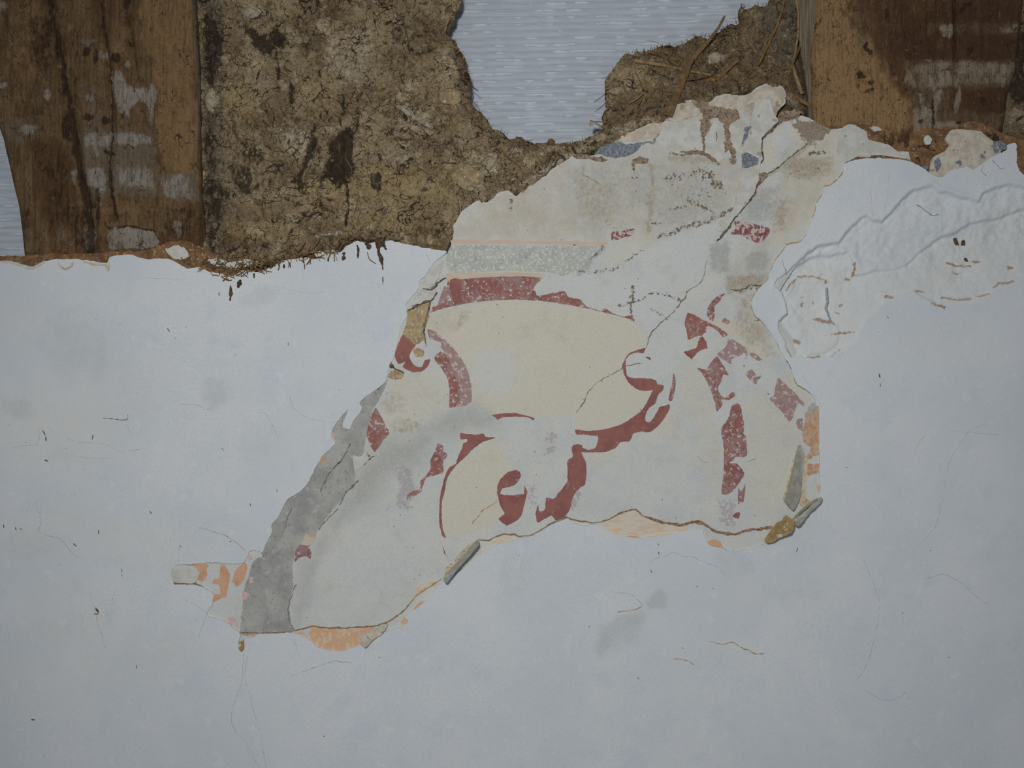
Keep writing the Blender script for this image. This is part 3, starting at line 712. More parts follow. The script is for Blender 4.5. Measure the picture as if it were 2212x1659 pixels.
P_MASKS = dict(
    yellow=mask(YEL, 3.5, 20),
    white=mask([('p', [(1010, 760), (1060, 745), (1125, 750), (1130, 800), (1110, 850), (1060, 862), (1022, 850)], 40, .7), ('p', [(1430, 514), (1545, 481), (1542, 523), (1527, 565), (1515, 604), (1484, 632), (1400, 632), (1384, 560)], 8, .8),
                ('p', [(1205, 610), (1280, 590), (1380, 600), (1450, 620), (1480, 660), (1440, 690), (1400, 720), (1372, 690), (1300, 660), (1235, 640)], 12, .85), ('p', [(1400, 735), (1440, 690), (1480, 700), (1490, 760), (1455, 800), (1420, 830), (1395, 820), (1352, 808), (1352, 780), (1375, 760)], 5, .9),
                ('p', [(1280, 1040), (1480, 960), (1540, 1080), (1470, 1120), (1380, 1095), (1280, 1115)], 40, .55), ('p', [(700, 1180), (900, 1100), (960, 1190), (860, 1320), (650, 1350), (640, 1240)], 30, .5),
                ('p', [(1100, 910), (1235, 900), (1235, 950), (1130, 1010), (1090, 960)], 20, .5), ('p', [(1120, 1040), (1220, 1010), (1215, 1050), (1150, 1100), (1130, 1090)], 10, .8),
                ('p', [(1580, 760), (1640, 770), (1680, 810), (1670, 860), (1640, 830), (1590, 840)], 8, .8), ('p', [(1550, 880), (1575, 870), (1578, 900), (1560, 925), (1545, 920), (1535, 900)], 6, .8), ('p', [(1725, 880), (1740, 875), (1738, 930), (1715, 905)], 4, .9),
                ('p', [(1140, 400), (1230, 350), (1230, 460), (1160, 500)], 20, .5), ('b', 1695, 315, 34, 40, 0, .9), ('p', [(1700, 500), (1740, 480), (1745, 510), (1700, 528)], 6, .6), ('p', [(1690, 410), (1720, 405), (1720, 450), (1690, 450)], 8, .7),
                ('p', [(360, 1222), (520, 1217), (540, 1200), (525, 1260), (500, 1340), (470, 1330), (450, 1280), (380, 1265)], 6, .8), ('p', [(1690, 600), (1740, 540), (1720, 640)], 5, .2)], 5, 18),
    greywash=mask([('p', [(845, 940), (900, 935), (970, 885), (1018, 872), (1070, 905), (1040, 930), (990, 932), (940, 950), (905, 1010), (850, 1030), (800, 1090), (730, 1130), (740, 1080), (770, 1000)], 46, .8), ('p', [(640, 1230), (690, 1160), (720, 1100), (780, 1050), (770, 1100), (700, 1200), (670, 1300), (640, 1360)], 34, .62)], 7, 24),
    grime=mask([('p', [(975, 500), (1060, 420), (1240, 335), (1440, 300), (1600, 330), (1640, 400), (1580, 470), (1440, 510), (1300, 520), (980, 520)], 40, .62), ('p', [(1600, 520), (1680, 500), (1660, 600), (1600, 640), (1560, 600)], 30, .5), ('b', 1640, 700, 50, 60, 0, .5), ('p', [(1430, 250), (1690, 185), (1700, 250), (1600, 330), (1450, 330)], 20, .5), ('b', 960, 690, 50, 40, 0, .35), ('p', [(1680, 300), (1800, 300), (1790, 420), (1700, 520), (1660, 480)], 30, .45)], 8, 40),
    greypatch=mask([('p', [(1232, 356), (1440, 350), (1560, 400), (1560, 460), (1440, 500), (1400, 440), (1250, 500), (1230, 450)], 14, .42), ('p', [(1530, 530), (1580, 520), (1575, 590), (1535, 585)], 12, .8), ('p', [(1605, 545), (1660, 540), (1665, 580), (1620, 600)], 12, .85),
                   ('p', [(1600, 600), (1670, 570), (1650, 620), (1600, 640)], 14, .4), ('p', [(1620, 410), (1680, 400), (1670, 470), (1600, 480)], 14, .75), ('p', [(1640, 740), (1670, 740), (1690, 770), (1650, 775)], 8, .4), ('b', 1660, 690, 40, 40, 0, .4),
                   ('s', [(1300, 535), (1275, 560), (1252, 585)], 7, 5, .9), ('p', [(905, 610), (940, 580), (955, 600), (935, 640), (890, 665)], 8, .5)], 7, 24),
    dirt=mask([('p', [(1690, 330), (1790, 340), (1800, 370), (1740, 390), (1690, 370)], 16, .7), ('p', [(1565, 600), (1660, 590), (1655, 620), (1570, 640)], 14, .75), ('p', [(1670, 430), (1710, 430), (1700, 500), (1665, 500)], 14, .6), ('p', [(1590, 640), (1640, 625), (1625, 680), (1660, 730), (1620, 760), (1580, 700)], 16, .5),
               ('b', 1000, 690, 12, 30, 30, .5), ('b', 850, 870, 30, 30, 0, .4), ('b', 880, 920, 40, 20, 0, .5), ('s', [(1410, 360), (1405, 440), (1402, 500)], 7, 7, .65), ('p', [(1440, 330), (1560, 340), (1560, 360), (1440, 350)], 8, .5), ('p', [(1240, 380), (1330, 400), (1330, 480), (1250, 470)], 18, .45),
               ('b', 1000, 430, 30, 20, 0, .3), ('p', [(1590, 210), (1690, 200), (1690, 250), (1620, 260)], 10, .75), ('s', [(1660, 380), (1745, 312)], 5, 6, .7)], 6, 20),
    mauve=mask([('p', [(850, 1000), (890, 1010), (900, 1060), (880, 1110), (850, 1090), (860, 1050)], 10, .62), ('p', [(1548, 1075), (1592, 1080), (1590, 1140), (1550, 1135)], 10, .55), ('b', 1240, 1080, 16, 30, 20, .6), ('b', 1190, 945, 18, 14, 0, .6), ('b', 1190, 970, 14, 12, 0, .6), ('b', 1150, 1070, 14, 30, 0, .5)], 5, 12),
    clay=mask([('p', [(1681, 241), (1700, 225), (1740, 245), (1720, 255), (1690, 262), (1676, 258)], 5, 1), ('p', [(1718, 256), (1770, 262), (1800, 275), (1780, 300), (1745, 310), (1725, 285)], 8, .85),
               ('p', [(1235, 335), (1290, 316), (1345, 285), (1370, 278), (1350, 292), (1300, 318), (1275, 332)], 5, 1), ('p', [(1118, 420), (1150, 398), (1128, 418)], 4, .9),
               ('s', [(1498, 220), (1530, 232), (1536, 226)], 6, 4), ('s', [(1519, 265), (1522, 300), (1518, 330)], 6, 4, .9), ('p', [(1540, 232), (1590, 235), (1592, 262), (1566, 262), (1540, 248)], 5, .85), ('s', [(1568, 262), (1572, 310), (1586, 348)], 7, 5, .85), ('s', [(1540, 240), (1522, 270)], 6, 4, .8),
               ('p', [(1690, 255), (1730, 262), (1770, 300), (1760, 320), (1735, 315), (1720, 280)], 8, .6), ('b', 1388, 345, 16, 8, 0, .8)], 5, 12),
    mould=mask([('p', [(1440, 390), (1500, 360), (1560, 400), (1570, 425), (1540, 400), (1480, 380), (1445, 405)], 10, 0.43), ('b', 1525, 375, 36, 18, 20, 0.49), ('b', 1550, 398, 22, 14, 30, 0.59), ('b', 1447, 383, 20, 8, -20, 0.50), ('b', 1470, 385, 12, 10, 0, 0.49), ('b', 1500, 420, 60, 30, 0, 0.29),
                ('s', [(1424, 510.63), (1460, 498), (1484, 488), (1530, 478), (1563, 463)], 6, 6, 0.56), ('s', [(1488, 436), (1520, 447), (1540, 462)], 4, 4, 0.56), ('s', [(1450, 452), (1480, 447)], 4, 4, 0.48), ('s', [(1560, 460), (1590, 450)], 6, 5, 0.52),
                ('s', [(1212, 594), (1240, 588), (1280, 588), (1323, 582), (1360, 560), (1388, 540)], 5, 6, 0.44), ('s', [(1301, 533), (1278, 556)], 6, 5, 0.56), ('s', [(1245, 335), (1290, 343), (1300, 340)], 4, 4, 0.60), ('s', [(1369, 345), (1369, 375)], 4, 3, 0.60), ('b', 1372, 385, 10, 6, 0, 0.49),
                ('s', [(1449, 330), (1476, 335), (1506, 326), (1530, 336), (1551, 353)], 4, 5, 0.52), ('s', [(1562, 270), (1572, 300), (1590, 348)], 6, 5, 0.52), ('s', [(1365, 620), (1367, 650)], 4, 3, 0.64), ('s', [(1338, 662), (1362, 655), (1380, 650), (1405, 636), (1440, 636), (1472, 650)], 4, 4, 0.52), ('s', [(1362, 640), (1366, 690)], 4, 3, 0.56), ('s', [(1408, 668), (1425, 678), (1440, 690)], 4, 4, 0.52),
                ('b', 1415, 482, 14, 6, 0, 0.52), ('s', [(1103, 430), (1103, 455)], 5, 4, 0.52), ('s', [(1240, 524), (1242, 540)], 3, 2, 0.64), ('b', 1050, 538, 3, 3, 0, 0.63), ('b', 1320, 490, 40, 25, 0, 0.24), ('s', [(1598, 630), (1640, 620)], 6, 6, 0.42), ('b', 1620, 660, 24, 20, 0, 0.28), ('b', 1766, 330, 30, 7, -5, 0.56), ('b', 1822, 330, 4, 9, 0, 0.63), ('b', 1765, 364, 7, 4, 0, 0.56), ('b', 1720, 375, 40, 20, 0, 0.32), ('b', 1374, 414, 3, 4, 0, 0.63), ('s', [(1613, 765), (1605, 790)], 3, 3, 0.52), ('b', 1640, 815, 5, 6, 0, 0.56)], 4, 12),
    slate=mask([('p', [(1612, 270), (1618, 275), (1608, 305), (1604, 320), (1600, 312)], 3, .9), ('p', [(1603, 335), (1615, 328), (1626, 336), (1638, 342), (1636, 356), (1620, 362), (1604, 362)], 3, 1), ('p', [(1281, 336), (1292, 322), (1306, 313), (1330, 306), (1360, 312), (1387, 306), (1378, 322), (1360, 337), (1335, 341), (1310, 338), (1297, 332)], 4, 1),
                ('s', [(1388, 308), (1410, 308), (1424, 288)], 3, 3, .8)], 4, 10),
)
plaster = sheet('painted_plaster', PL, M_plaster, YP, 6, None, pl_h, P_MASKS, spacing=2.8, rag_amp=1.6, step=3.0, seed=4)
tag(plaster, 'exposed cream plaster with faded red scroll painting inside the torn hole of the white wall', 'wall painting')
def patch(name, pts, mat, lift=.7, rag_amp=.8, holes=(), seed=1, spacing=7, parent=None, thick=1.5, y0=None, hf=pl_h, scale=8, step=2.5):
    return sheet(name, pts, mat, YP if y0 is None else y0, thick, parent or plaster, (lambda X, Y: hf(X, Y) + lift), None, spacing, None, rag_amp, step, holes, seed, scale)
# ---- painted motifs, each a thin coat of colour on the plaster
ARCH = [(968, 607), (1008, 602), (1063, 598), (1117, 597), (1150, 598), (1171, 601), (1160, 612), (1152, 623), (1158, 632), (1160, 639), (1182, 636), (1198, 631), (1220, 630), (1228, 642), (1253, 647), (1266, 661), (1293, 670), (1307, 666), (1323, 676), (1345, 684), (1361, 682), (1371, 692),
        (1334, 682), (1280, 669), (1225, 658), (1171, 650), (1117, 647), (1063, 649), (1008, 655), (954, 667), (930, 675), (936, 662), (952, 658), (962, 648), (975, 650), (973, 640), (965, 631), (966, 615)]
patch('red_arch_band', ARCH, M_redworn, .7, .7, [[(1198, 640), (1204, 638), (1207, 645), (1201, 648)], [(1214, 643), (1221, 641), (1221, 647)]], 11)
patch('bright_red_area', [(972, 605), (992, 603), (996, 640), (1000, 652), (984, 657), (976, 642)], M_red, 1.0, .8, seed=12)
def red(pts, mat=M_redworn, holes=(), seed=1, amp=.8):
    o = patch('red_band', pts, mat, .7, amp + .5, holes, seed, scale=5, step=1.8)
    return o
red([(1485, 676), (1498, 680), (1525, 694), (1553, 708), (1572, 723), (1561, 727), (1550, 714), (1536, 706), (1527, 704), (1525, 717), (1515, 725), (1501, 727), (1487, 734), (1483, 717), (1479, 698)], M_redworn, [], 21, 1.4)
red([(1517, 726), (1525, 738), (1528, 752), (1512, 757), (1504, 764), (1498, 771), (1494, 776), (1477, 761), (1487, 757), (1504, 752), (1509, 736)], M_red, [], 22, 1.3)
red([(1572, 733), (1588, 736), (1612, 752), (1630, 764), (1645, 776), (1639, 780), (1623, 771), (1618, 763), (1604, 765), (1592, 771), (1580, 776), (1580, 787), (1561, 776), (1549, 765), (1561, 755), (1569, 746)], M_redfade, [], 23, 1.2)
red([(1549, 769), (1558, 784), (1574, 810), (1561, 809), (1558, 825), (1550, 839), (1555, 850), (1566, 860), (1578, 850), (1584, 847), (1588, 855), (1574, 864), (1561, 863), (1560, 870), (1558, 879), (1550, 889), (1544, 874), (1536, 844), (1523, 817), (1506, 794), (1520, 798), (1528, 795), (1536, 782)], M_redworn, [[(1541, 842), (1547, 838), (1549, 845), (1543, 850)]], 24, 1.2)
red([(1580, 878), (1595, 871), (1601, 883), (1607, 922), (1605, 935), (1611, 945), (1614, 981), (1608, 987), (1588, 987), (1583, 994), (1575, 1000), (1593, 1002), (1608, 1022), (1601, 1036), (1585, 1059), (1570, 1068), (1558, 1066), (1562, 1033), (1564, 994), (1564, 968), (1560, 945), (1558, 924), (1570, 909), (1575, 898)], M_redworn, [], 25, 1.0)
red([(1595, 1054), (1600, 1062), (1606, 1056), (1610, 1046), (1608, 1075), (1605, 1085), (1600, 1084), (1594, 1089)], M_redworn, [], 26, .8)
red([(1583, 1116), (1589, 1108), (1599, 1107), (1595, 1121)], M_red, [], 27, .8)
red([(1681, 817), (1698, 830), (1715, 847), (1737, 871), (1736, 878), (1726, 870), (1720, 880), (1715, 890), (1713, 901), (1704, 911), (1688, 888), (1662, 862), (1672, 855), (1675, 833)], M_redfade, [[(1698, 882), (1702, 872), (1708, 874), (1705, 890), (1699, 894)]], 28, 1.2)
red([(1610, 809), (1623, 798), (1637, 817), (1633, 831)], M_redfade, [], 29, 1.2)
red([(1566, 633), (1553, 638), (1536, 652), (1527, 671), (1528, 684), (1539, 694), (1544, 679), (1543, 662), (1553, 652), (1560, 642)], M_redworn, [], 30, 1.2)
red([(1558, 696), (1566, 687), (1578, 696), (1570, 700)], M_redfade, [], 31, 1.0)
red([(1720, 908), (1734, 904), (1734, 930), (1724, 926)], M_redfade, [], 32, 2.0)
sc = lambda pts, mat=M_red, holes=(), seed=1, amp=.6: patch('red_scroll', pts, mat, .7, amp + .5, holes, seed, scale=5, step=1.8)
# right scroll with its curl
sc([(1394, 752), (1376, 756), (1360, 763), (1351, 774), (1344, 790), (1348, 809), (1357, 825), (1374, 840), (1393, 845), (1414, 841), (1420, 833), (1417, 822), (1406, 818), (1384, 817), (1368, 817), (1355, 812), (1352, 795), (1352, 776), (1363, 765), (1376, 761), (1390, 763)], M_red, [], 41)
sc([(1433, 833), (1432, 843), (1421, 854), (1416, 871), (1401, 882), (1394, 898), (1394, 909), (1403, 912), (1413, 901), (1425, 879), (1435, 877), (1446, 874), (1447, 882), (1433, 906), (1417, 924), (1401, 934), (1387, 932), (1368, 936), (1360, 953), (1341, 955), (1327, 969), (1306, 976), (1276, 977), (1256, 976), (1258, 967), (1273, 972), (1288, 965), (1292, 947), (1290, 942), (1265, 939), (1245, 938), (1243, 928), (1273, 931), (1308, 927), (1341, 917), (1368, 901), (1387, 885), (1399, 866), (1409, 845), (1417, 830)],
   M_red, [[(1302, 963), (1303, 944), (1314, 930), (1322, 934), (1319, 950), (1311, 958)], [(1341, 944), (1346, 925), (1360, 913), (1371, 920), (1365, 936), (1352, 950)]], 42)
sc([(1455, 806), (1460, 825), (1456, 852), (1451, 866), (1444, 864), (1448, 844), (1452, 828)], M_redworn, [], 43)
sc([(1395, 770), (1404, 772), (1406, 778), (1398, 775)], M_red, [], 44)
# middle scroll
sc([(1063, 897), (1087, 893), (1112, 892), (1134, 897), (1153, 903), (1153, 908), (1142, 902), (1125, 900), (1101, 900), (1085, 902), (1074, 907), (1071, 902)], M_red, [], 45, .5)
sc([(994, 935), (1009, 937), (1025, 939), (1044, 937), (1050, 944), (1071, 945), (1044, 954), (1025, 967), (1006, 986), (984, 1007), (971, 1024), (965, 1037), (960, 1062), (955, 1083), (954, 1116), (957, 1143), (963, 1162), (955, 1156), (949, 1129), (949, 1094), (952, 1067), (959, 1037), (968, 1013), (984, 1002), (989, 988), (998, 969), (1001, 958), (1009, 954), (1009, 948), (995, 949)], M_red, [], 46, .8)
sc([(946, 958), (956, 963), (957, 975), (965, 980), (963, 991), (957, 994), (957, 1021), (933, 1028), (919, 1034), (913, 1051), (908, 1064), (881, 1078), (881, 1067), (895, 1059), (907, 1056), (908, 1040), (922, 1024), (930, 1013), (929, 994), (938, 977)], M_redworn, [], 47, 1.2)
sc([(1077, 1078), (1073, 1059), (1079, 1037), (1096, 1021), (1117, 1015), (1125, 1026), (1117, 1043), (1104, 1051), (1085, 1055), (1081, 1067), (1096, 1070), (1131, 1067), (1132, 1049), (1139, 1062), (1135, 1081), (1130, 1100), (1125, 1116), (1112, 1127), (1094, 1135), (1077, 1121), (1090, 1110), (1082, 1094)], M_red, [], 48, .9)
sc([(1234, 967), (1242, 960), (1258, 961), (1256, 977), (1264, 996), (1267, 1018), (1264, 1045), (1250, 1056), (1237, 1075), (1231, 1100), (1218, 1119), (1201, 1124), (1191, 1113), (1177, 1121), (1161, 1129), (1157, 1110), (1161, 1091), (1166, 1105), (1177, 1100), (1180, 1075), (1196, 1078), (1207, 1064), (1218, 1051), (1226, 1037), (1226, 996), (1237, 986)], M_red, [], 49, 1.0)
sc([(955, 1178), (960, 1190), (968, 1206), (966, 1200), (960, 1196)], M_red, [], 50, .6)
# left roundel and fragments
ro = lambda pts, mat=M_red, holes=(), seed=1, amp=.7: patch('red_roundel', pts, mat, .7, amp + .4, holes, seed, scale=5, step=1.8)
ro([(870, 723), (885, 733), (898, 745), (890, 757), (884, 769), (890, 783), (902, 793), (912, 792), (918, 778), (930, 777), (923, 793), (909, 803), (892, 804), (870, 793), (877, 781), (861, 786), (852, 769), (858, 749)], M_red, [], 51)
ro([(923, 711), (940, 716), (962, 735), (981, 754), (998, 776), (1010, 800), (1017, 827), (1019, 851), (1018, 868), (1000, 878), (985, 876), (992, 860), (993, 840), (985, 815), (975, 790), (965, 765), (952, 750), (952, 740), (928, 730)], M_redfade, [], 52)
ro([(938, 774), (952, 759), (966, 768), (976, 792), (986, 816), (994, 840), (993, 862), (984, 878), (971, 880), (971, 853), (970, 831), (964, 812), (952, 793)], M_redworn, [], 53)
ro([(812, 881), (822, 897), (841, 935), (829, 950), (820, 964), (809, 976), (800, 962), (792, 940), (797, 913), (807, 887)], M_redworn, [], 54)
ro([(791, 975), (796, 982), (802, 986), (797, 987)], M_red, [], 55)
ro([(641, 1176), (665, 1180), (672, 1194), (671, 1207), (660, 1200), (644, 1207), (637, 1213), (638, 1191)], M_redworn, [], 56, 1.2)
patch('crimson_hatching', [(1585, 478), (1617, 481), (1661, 493), (1659, 508), (1641, 526), (1617, 517), (1598, 508), (1578, 505), (1590, 492)], M_crimson, .7, 1.6, seed=61)
patch('crimson_hatching', [(1320, 503), (1345, 498), (1369, 495), (1368, 508), (1345, 514), (1323, 520)], M_crimson, .6, 3.0, seed=62)
patch('orange_line', [(981, 517), (1100, 519), (1220, 521), (1310, 523), (1305, 529), (1220, 528), (1100, 526), (979, 525)], M_line, .7, .5, seed=63)
patch('orange_line', [(968, 590), (1050, 589), (1110, 588), (1177, 592), (1171, 600), (1117, 596), (1063, 597), (1008, 601), (966, 607)], M_line, .7, .5, seed=64)
patch('grey_band', [(975, 531), (1100, 530), (1266, 531), (1298, 534), (1286, 548), (1270, 560), (1253, 583), (1212, 592), (1179, 588), (1110, 585), (1050, 587), (968, 587)], M_band, .6, 1.0, seed=65)
patch('limewash_coat', [(1436, 259), (1446, 241), (1461, 226), (1491, 215), (1500, 222), (1530, 221), (1548, 210), (1569, 204), (1597, 207), (1625, 200), (1650, 185), (1684, 184), (1697, 199), (1692, 222), (1670, 232), (1630, 222), (1605, 232), (1590, 242), (1545, 240), (1520, 250), (1500, 252), (1470, 262), (1448, 262)], M_creamcoat, 2.5, 1.8, seed=66, spacing=4)
patch('limewash_coat', [(1434, 264), (1470, 264), (1520, 262), (1560, 264), (1600, 280), (1612, 290), (1600, 312), (1590, 345), (1570, 340), (1551, 350), (1530, 334), (1506, 324), (1476, 333), (1449, 328), (1419, 307), (1428, 289)], M_limecoat, 1.6, 1.4, [[(1518, 268), (1536, 268), (1530, 290), (1523, 318), (1518, 300)], [(1564, 270), (1590, 285), (1592, 330), (1580, 320), (1570, 300)]], seed=67, spacing=4)
patch('torn_limewash_strip', TORN, M_limecoat, 3.5, 1.2, seed=68, spacing=4, thick=3)
patch('limewash_coat', [(1321, 304), (1348, 289), (1351, 280), (1372, 280), (1393, 271), (1408, 265), (1430, 265), (1424, 288), (1400, 300), (1378, 304), (1340, 306)], M_creamcoat, 2.2, 1.4, seed=69, spacing=4)
patch('blue_grey_patch', [(1283, 335), (1292, 323), (1306, 314), (1330, 308), (1355, 312), (1387, 307), (1378, 323), (1360, 336), (1335, 341), (1310, 338), (1297, 331)], M_slate, 1.6, 1.6, seed=70)
patch('blue_grey_patch', [(1604, 336), (1614, 330), (1626, 337), (1638, 343), (1636, 356), (1620, 362), (1603, 362)], M_slate, 4.2, 1.2, seed=71)
patch('limewash_coat', [(1822, 274), (1834, 268), (1849, 272), (1871, 284), (1874, 302), (1900, 308), (1921, 314), (1939, 326), (1960, 329), (1966, 343), (1940, 341), (1900, 335), (1850, 338), (1822, 346), (1806, 330), (1810, 300)], M_limecoat, 2.0, 1.4, seed=72, spacing=4)
# brown earth that ran down over the limewash at the top
dr = lambda pts, seed, amp=2.2: patch('earth_drip', pts, M_drip, 3.4, amp * 1.9, (), seed, 3, scale=7, step=1.6)
dr([(1512, 236), (1540, 230), (1590, 238), (1596, 256), (1582, 262), (1574, 280), (1580, 310), (1590, 330), (1588, 350), (1582, 345), (1574, 322), (1566, 300), (1562, 268), (1540, 252), (1524, 258)], 73)
dr([(1514, 258), (1526, 258), (1536, 268), (1530, 284), (1522, 296), (1523, 322), (1518, 332), (1516, 300), (1514, 280)], 74)
dr([(1568, 300), (1574, 318), (1566, 330), (1564, 312)], 75)
dr([(1546, 284), (1549, 296), (1547, 306)], 76, .8)
dr([(1494, 214), (1510, 222), (1530, 222), (1528, 230), (1512, 234), (1498, 226)], 77)
dr([(1676, 256), (1690, 240), (1712, 238), (1732, 244), (1714, 256), (1694, 262), (1680, 266)], 78)
dr([(1238, 334), (1268, 334), (1290, 340), (1312, 345), (1300, 350), (1270, 343), (1245, 342)], 79, 1.6)
dr([(1368, 345), (1382, 340), (1398, 344), (1400, 352), (1384, 354), (1372, 352), (1370, 364), (1366, 356)], 80, 1.6)
dr([(1466, 330), (1490, 326), (1510, 326), (1535, 336), (1548, 350), (1536, 346), (1515, 334), (1490, 334)], 180, 1.8)
dr([(1640, 376), (1652, 372), (1658, 380), (1646, 392), (1640, 400)], 181, 1.4)
# grey mortar laid bare along the left
MORT = [(836, 818), (832, 838), (815, 870), (803, 889), (795, 920), (790, 942), (786, 970), (776, 1000), (760, 1050), (742, 1074), (728, 1090), (704, 1121), (684, 1150), (655, 1166), (638, 1191), (632, 1226), (634, 1262), (628, 1289), (624, 1321), (633, 1364), (600, 1372), (535, 1374), (518, 1366),
        (522, 1320), (530, 1270), (540, 1235), (552, 1205), (566, 1202), (560, 1180), (575, 1140), (590, 1110), (620, 1060), (655, 1030), (690, 980), (712, 940), (726, 905), (760, 880), (775, 850), (800, 835), (822, 822)]
patch('grey_mortar', MORT, M_mortar, .9, 3.0, seed=81, spacing=4, scale=14, hf=lambda X, Y: pl_h(X, Y) + 2.5 * fbm(X, Y, 22, octv=3, seed=88))
patch('pale_chip', [(763, 982), (775, 986), (792, 982), (798, 990), (790, 1000), (782, 1006), (772, 1018), (768, 1026), (764, 1000)], M_limecoat, 3.0, 1.4, seed=82)
patch('cream_chip', [(652, 1166), (660, 1153), (672, 1150), (684, 1151), (682, 1162), (668, 1180), (652, 1173)], M_creamcoat, 2.0, .8, seed=83)
patch('clay_patch', [(880, 670), (905, 658), (930, 651), (927, 680), (918, 716), (916, 735), (897, 745), (885, 735), (870, 720), (876, 704), (880, 684)], M_claypale, 1.2, 1.2, seed=84, spacing=3, hf=lambda X, Y: pl_h(X, Y) + 3 * fbm(X, Y, 14, octv=3, seed=89))
patch('clay_patch', [(838, 815), (846, 800), (862, 797), (872, 806), (868, 818), (852, 820)], M_claypale, 1.2, 1.4, seed=85, spacing=3)
patch('clay_patch', [(892, 756), (902, 751), (916, 758), (914, 770), (898, 771)], M_claypale, 1.4, 1.2, seed=86, spacing=3)
patch('plaster_crumb', [(910, 640), (930, 625), (944, 626), (938, 645), (920, 652), (895, 660), (886, 660)], M_limecoat, 4.0, 2.0, seed=87, spacing=3, thick=4)
patch('plaster_crumb', [(915, 608), (935, 585), (958, 562), (955, 580), (945, 604), (930, 622), (908, 628)], M_limecoat, 3.5, 2.0, seed=88, spacing=3, thick=4)
# orange chips
och = lambda pts, mat=M_orange_chip, seed=1, amp=.9: patch('orange_chip', pts, mat, 1.0, amp, (), seed)
och([(411, 1219), (430, 1219), (451, 1220), (446, 1229), (448, 1243), (438, 1256), (428, 1253), (432, 1237), (424, 1226)], seed=91)
och([(476, 1220), (486, 1221), (496, 1240), (496, 1256), (491, 1275), (489, 1289), (481, 1291), (470, 1296), (459, 1302), (458, 1282), (476, 1283), (473, 1264), (459, 1259), (462, 1251), (474, 1248)], seed=92)
och([(516, 1224), (530, 1215), (534, 1226), (527, 1253), (511, 1267), (503, 1253), (507, 1234)], seed=93)
och([(674, 1354), (693, 1355), (720, 1358), (747, 1358), (775, 1358), (812, 1354), (800, 1362), (774, 1373), (779, 1389), (777, 1394), (752, 1406), (725, 1409), (690, 1402), (674, 1388), (668, 1370)], M_orange, 94)
och([(535, 1372), (557, 1371), (549, 1378), (537, 1380)], M_orange, 95)
och([(638, 1366), (655, 1366), (667, 1382), (655, 1378)], M_orange, 96)
och([(868, 1338), (878, 1331), (884, 1341), (872, 1354), (868, 1350)], M_orange, 97)
och([(1741, 890), (1769, 883), (1772, 935), (1771, 981), (1755, 985), (1751, 992), (1738, 987), (1748, 978), (1751, 966), (1736, 955), (1733, 935), (1738, 912)], M_orange_dark, 98, 1.4)
och([(1746, 1001), (1758, 1003), (1770, 1001), (1769, 1020), (1755, 1024), (1746, 1028), (1741, 1018)], M_orange_dark, 99, 1.4)
och([(1764, 1050), (1773, 1048), (1774, 1060), (1768, 1062)], M_orange, 100)
och([(1528, 1171), (1541, 1165), (1557, 1171), (1562, 1185), (1548, 1184), (1536, 1181)], M_orange_chip, 101)
och([(1352, 1158), (1375, 1158), (1388, 1163), (1375, 1164), (1358, 1162)], M_orange_chip, 102)
och([(696, 990), (702, 986), (706, 992), (694, 1000), (683, 1012), (686, 1000)], M_orange_chip, 103)
och([(660, 1022), (670, 1018), (676, 1022), (664, 1027)], M_orange_chip, 104)
och([(894, 1316), (905, 1302), (920, 1296), (931, 1281), (926, 1292), (912, 1304)], M_orange_chip, 105, .5)
patch('orange_streaked_strip', [(1300, 1140), (1326, 1116), (1370, 1102), (1383, 1107), (1388, 1116), (1430, 1129), (1481, 1141), (1500, 1146), (1445, 1157), (1385, 1164), (1341, 1160), (1310, 1148)], M_orange_streak, .9, .8, seed=106)
patch('orange_streaked_strip', [(985, 1245), (1012, 1215), (1030, 1195), (1060, 1182), (1080, 1176), (1060, 1190), (1030, 1210), (1005, 1232)], M_orange_streak, .9, .8, seed=107)
patch('orange_streaked_strip', [(1060, 1165), (1090, 1155), (1115, 1158), (1122, 1166), (1090, 1172), (1066, 1174)], M_orange_streak, .9, 1.0, seed=108)
patch('orange_streaked_strip', [(895, 1272), (905, 1262), (935, 1256), (945, 1262), (925, 1270), (905, 1278)], M_orange_streak, .9, 1.2, seed=109)
pk = lambda pts, seed: patch('pink_chip', pts, M_pink, 1.4, .9, (), seed)
pk([(536, 1200), (543, 1197), (545, 1208), (538, 1209)], 110); pk([(524, 1277), (535, 1274), (538, 1285), (530, 1296), (523, 1288)], 111); pk([(492, 1335), (502, 1333), (513, 1342), (511, 1350), (498, 1348)], 112)
pk([(538, 1248), (547, 1247), (547, 1258), (541, 1260)], 113); pk([(505, 1354), (513, 1351), (514, 1364), (508, 1362)], 114); pk([(715, 942), (722, 935), (724, 960), (718, 956)], 115)
patch('pale_edge', [(1722, 965), (1728, 962), (1722, 990), (1712, 1030), (1704, 1062), (1697, 1084), (1690, 1080), (1698, 1050), (1708, 1010)], M_tanedge, 1.5, 1.0, seed=116)
patch('pale_edge', [(1738, 990), (1745, 992), (1742, 1030), (1740, 1068), (1750, 1085), (1736, 1096), (1726, 1088), (1734, 1050)], M_tanedge, 1.2, 1.4, seed=117)
patch('pale_edge', [(1746, 880), (1760, 868), (1766, 880), (1758, 890), (1744, 900)], M_flake, 1.2, 1.0, seed=118)
patch('pale_edge', [(960, 1232), (980, 1210), (1002, 1186), (1022, 1170), (1028, 1174), (1008, 1198), (985, 1222), (966, 1242)], M_tanedge, 1.4, 1.4, seed=119)
patch('red_band', [(960, 616), (966, 624), (975, 640), (960, 655), (945, 662), (950, 645)], M_redfade, .6, 2.2, seed=33)
